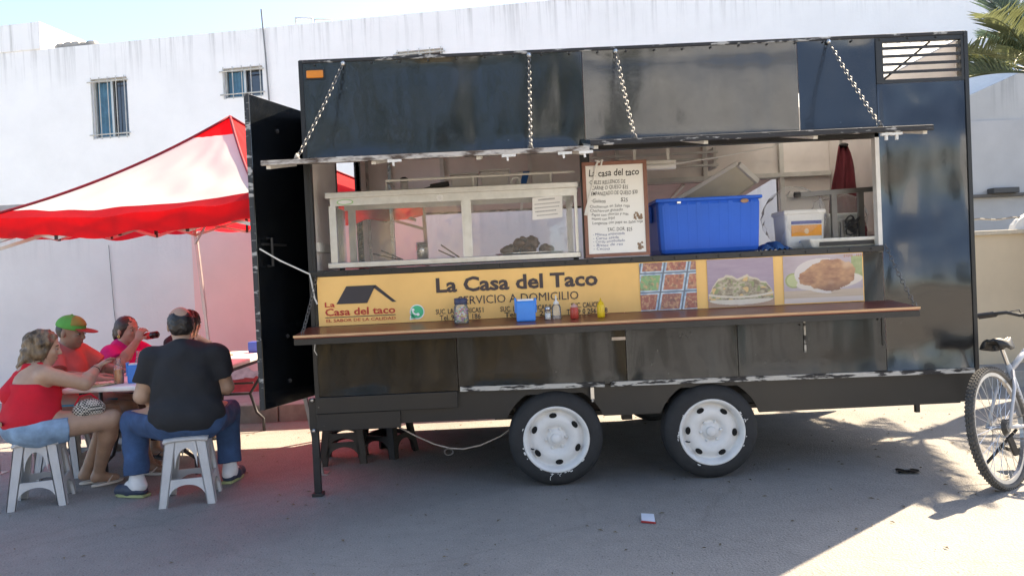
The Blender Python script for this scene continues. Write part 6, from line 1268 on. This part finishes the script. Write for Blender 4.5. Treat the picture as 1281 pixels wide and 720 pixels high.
garment(t, 'shorts', [ellp(J['pelvis']-V3(0, 0, .02), (.155, .20, .11), G['MP'], .05)]+leg_tube(G, J, 'L', False, .68, .018)+leg_tube(G, J, 'R', False, .68, .018), cloth('shorts_teal', (.03, .20, .26), .2), .006, [(J['pelvis']+V3(0, 0, .03), V3(0, 0, 1))], noise=.003, ns=35)
for s_ in 'LR': slipper(t, J['an'+s_], J['toe'+s_], pm('slipper_white', (1, 1, 1)), strap=pm('slipper_strap', (1, 1, 1)))
H, MH, hf_, hl_, hu_ = HD
garment(t, 'hair', [ellp(H(-.020, 0, .015), (.101, .079, .085), MH, .02)], M_hb, .0, [(H(-.018, 0, 0), nrm(hf_)), (H(-.02, 0, -.05), -hu_)])
M_cap = pm('cap_green', (.07, .33, .06), .8, var=.15, scale=12, bump=.002, bscale=60); M_capb = pm('cap_red', (.30, .035, .03), .8, var=.1)
cp = garment(t, 'cap', [ellp(H(-.010, 0, .045), (.112, .092, .088), MH, .02)], M_cap, .0, [(H(0, 0, .030), nrm(-hu_-hf_*.12))])
build(sdf_mesh([ellp(H(-.005, 0, .0455), (.113, .093, .0885), MH, .01)], .006, 0, [(H(.045, 0, .06), nrm(-hf_*.9-hu_*.3)), (H(0, 0, .060), -hu_)]), 'cap_front_lit', pm('cap_lit_tan', (.26, .22, .05), .8, var=.1), cp, smooth=True)  # red light on the front of the green cap, put in as a tan patch
build(sdf_mesh([ellp(H(.128, 0, .034), (.092, .078, .024), MH, .01)], .005, 0, [(H(.0, 0, .036), nrm(-hu_-hf_*.10)), (H(.0, 0, .046), nrm(hu_+hf_*.10))]), 'visor', M_capb, cp, smooth=True); build(MB().ell(H(-.01, 0, .134), (.010, .010, .006), 8, 5, MH), 'button', M_cap, cp)

# ---- woman in the pink shirt drinking
L0 = (-3.35, 1.62); a0 = -14; f0 = V3(math.cos(R(a0)), math.sin(R(a0)), 0); l0 = V3(-f0[1], f0[0], 0)
J = dict(pelvis=Q(-.02, 0, .53), chest=Q(.0, 0, .775), shL=Q(.03, .165, .895), shR=Q(.045, -.17, .885), head=Q(.095, -.015, 1.072), elR=Q(.19, -.235, .80), wrR=Q(.245, -.085, .985), elL=Q(.20, .22, .79), wrL=Q(.42, .10, .78),
         hipL=Q(.0, .095, .52), hipR=Q(.0, -.095, .52), knR=Q(.42, -.11, .51), anR=Q(.38, -.11, .10), toeR=Q(.50, -.12, .035), knL=Q(.42, .11, .51), anL=Q(.36, .11, .10), toeL=Q(.48, .11, .035))
mouth_dir = V3(.93, -.36, -.02)
t, G, HD = person('woman in bright pink shirt drinking from a cola bottle', L0, a0, J, SK3, fat=1.08, belly=1.08, limb=1.0, bust=1.05, hf=mouth_dir, hs=.98, hands={'R': (V3(.35, .10, .9), V3(.2, .95, -.2), .95), 'L': (V3(.95, -.1, 0), V3(0, 0, -1), .3)})
M_pink = cloth('shirt_pink', (.60, .012, .19), .12)
garment(t, 'shirt', G['torso']+[sleeve(G, J, 'L', .75, .010), sleeve(G, J, 'R', .72, .010)], M_pink, .012, [(J['pelvis']+V3(0, 0, -.05), V3(0, 0, -1))], noise=.003, ns=30)
garment(t, 'trousers', [ellp(J['pelvis']-V3(0, 0, .02), (.155, .20, .11), G['MP'], .05)]+leg_tube(G, J, 'L', True, .85)+leg_tube(G, J, 'R', True, .85), cloth('trousers_black', (.015, .015, .018), .2), .006, [(J['pelvis']+V3(0, 0, .03), V3(0, 0, 1))])
for s_ in 'LR': slipper(t, J['an'+s_], J['toe'+s_], pm('slipper_dark', (.05, .05, .05), .7), name='sandal', strap=M_dark)
H, MH, hf_, hl_, hu_ = HD
garment(t, 'hair', [ellp(H(-.020, 0, .026), (.103, .083, .096), MH, .02), ellp(H(-.115, 0, .0), (.034, .034, .034), MH, .03), ellp(H(-.135, 0, -.045), (.030, .030, .055), MH, .03), ellp(H(-.04, 0, -.035), (.065, .074, .05), MH, .03)], pm('hair_dark', (.030, .018, .013), .42, var=.5, scale=30, bump=.004, bscale=60), .0, [(H(.046, 0, 0), nrm(hf_*.93-hu_*.42))], noise=.0015, ns=130)
build(MB().tube([H(-.01, -.088, -.05)+V3(0, 0, .010*math.sin(a))+hf_*.010*math.cos(a) for a in [2*math.pi*k/12 for k in range(13)]], .002, 5), 'earring', pm('gold', (.8, .6, .2), .3, metal=1), t)
# the bottle she holds to her lips
m0 = H(.103, 0, -.067); bd = nrm(V3(.90, -.30, .10)); bt_ = thing('cola_bottle', 'dark cola bottle with red label held to a woman’s lips'.replace('’', "'"), 'bottle', tuple(map(float, m0)))
build(MB().lathe([(.011, -.006), (.012, .015), (.014, .045), (.024, .085), (.029, .11), (.027, .14), (.030, .165), (.030, .215), (.024, .222)], 18, m0, bd), 'bottle', pm('cola_dark', (.020, .008, .006), .12, var=.1), bt_, smooth=True); build(MB().lathe([(.0305, .105), (.0295, .14), (.0305, .158)], 18, m0, bd), 'label', pm('cola_red', (.55, .02, .02), .4), bt_, smooth=True)

# ---- diner in the dark shirt beyond him
L0 = (-3.27, 2.28); a0 = -8; f0 = V3(math.cos(R(a0)), math.sin(R(a0)), 0); l0 = V3(-f0[1], f0[0], 0)
J = dict(pelvis=Q(.02, 0, .53), chest=Q(.14, 0, .775), shL=Q(.19, .17, .895), shR=Q(.19, -.17, .90), head=Q(.275, .0, 1.075), elR=Q(.36, -.24, .79), wrR=Q(.50, -.06, .79), elL=Q(.36, .22, .79), wrL=Q(.52, .05, .79),
         hipL=Q(.03, .095, .52), hipR=Q(.03, -.095, .52), knR=Q(.44, -.11, .51), anR=Q(.40, -.11, .10), toeR=Q(.52, -.11, .035), knL=Q(.44, .11, .51), anL=Q(.40, .11, .10), toeL=Q(.52, .11, .035))
t, G, HD = person('long-haired diner in dark shirt half hidden behind the man in black', L0, a0, J, SK3, hf=V3(.45, .85, -.25), hands={'R': (V3(.9, .3, 0), V3(0, 0, -1), .4), 'L': (V3(.9, -.3, 0), V3(0, 0, -1), .4)})
garment(t, 'shirt', G['torso']+[sleeve(G, J, 'L', .75, .010), sleeve(G, J, 'R', .75, .010)], cloth('shirt_maroon', (.03, .012, .016), .2), .012, [(J['pelvis']+V3(0, 0, -.05), V3(0, 0, -1))], noise=.003, ns=30)
garment(t, 'trousers', [ellp(J['pelvis']-V3(0, 0, .02), (.145, .19, .11), G['MP'], .05)]+leg_tube(G, J, 'L', True, .85)+leg_tube(G, J, 'R', True, .85), cloth('trousers_black', (0, 0, 0)), .006, [(J['pelvis']+V3(0, 0, .03), V3(0, 0, 1))])
for s_ in 'LR': slipper(t, J['an'+s_], J['toe'+s_], pm('slipper_dark', (1, 1, 1)), name='sandal', strap=M_dark)
H, MH, hf_, hl_, hu_ = HD
garment(t, 'hair', [ellp(H(-.020, 0, .024), (.106, .086, .096), MH, .02), ellp(H(-.075, 0, -.07), (.055, .078, .09), MH, .04), ellp(H(-.085, 0, -.16), (.040, .070, .08), MH, .04)], M_hb, .0, [(H(.046, 0, 0), nrm(hf_*.93-hu_*.42))], noise=.003, ns=90)
strands(t, H, M_hb, 160, .22, 6, wav=.004)
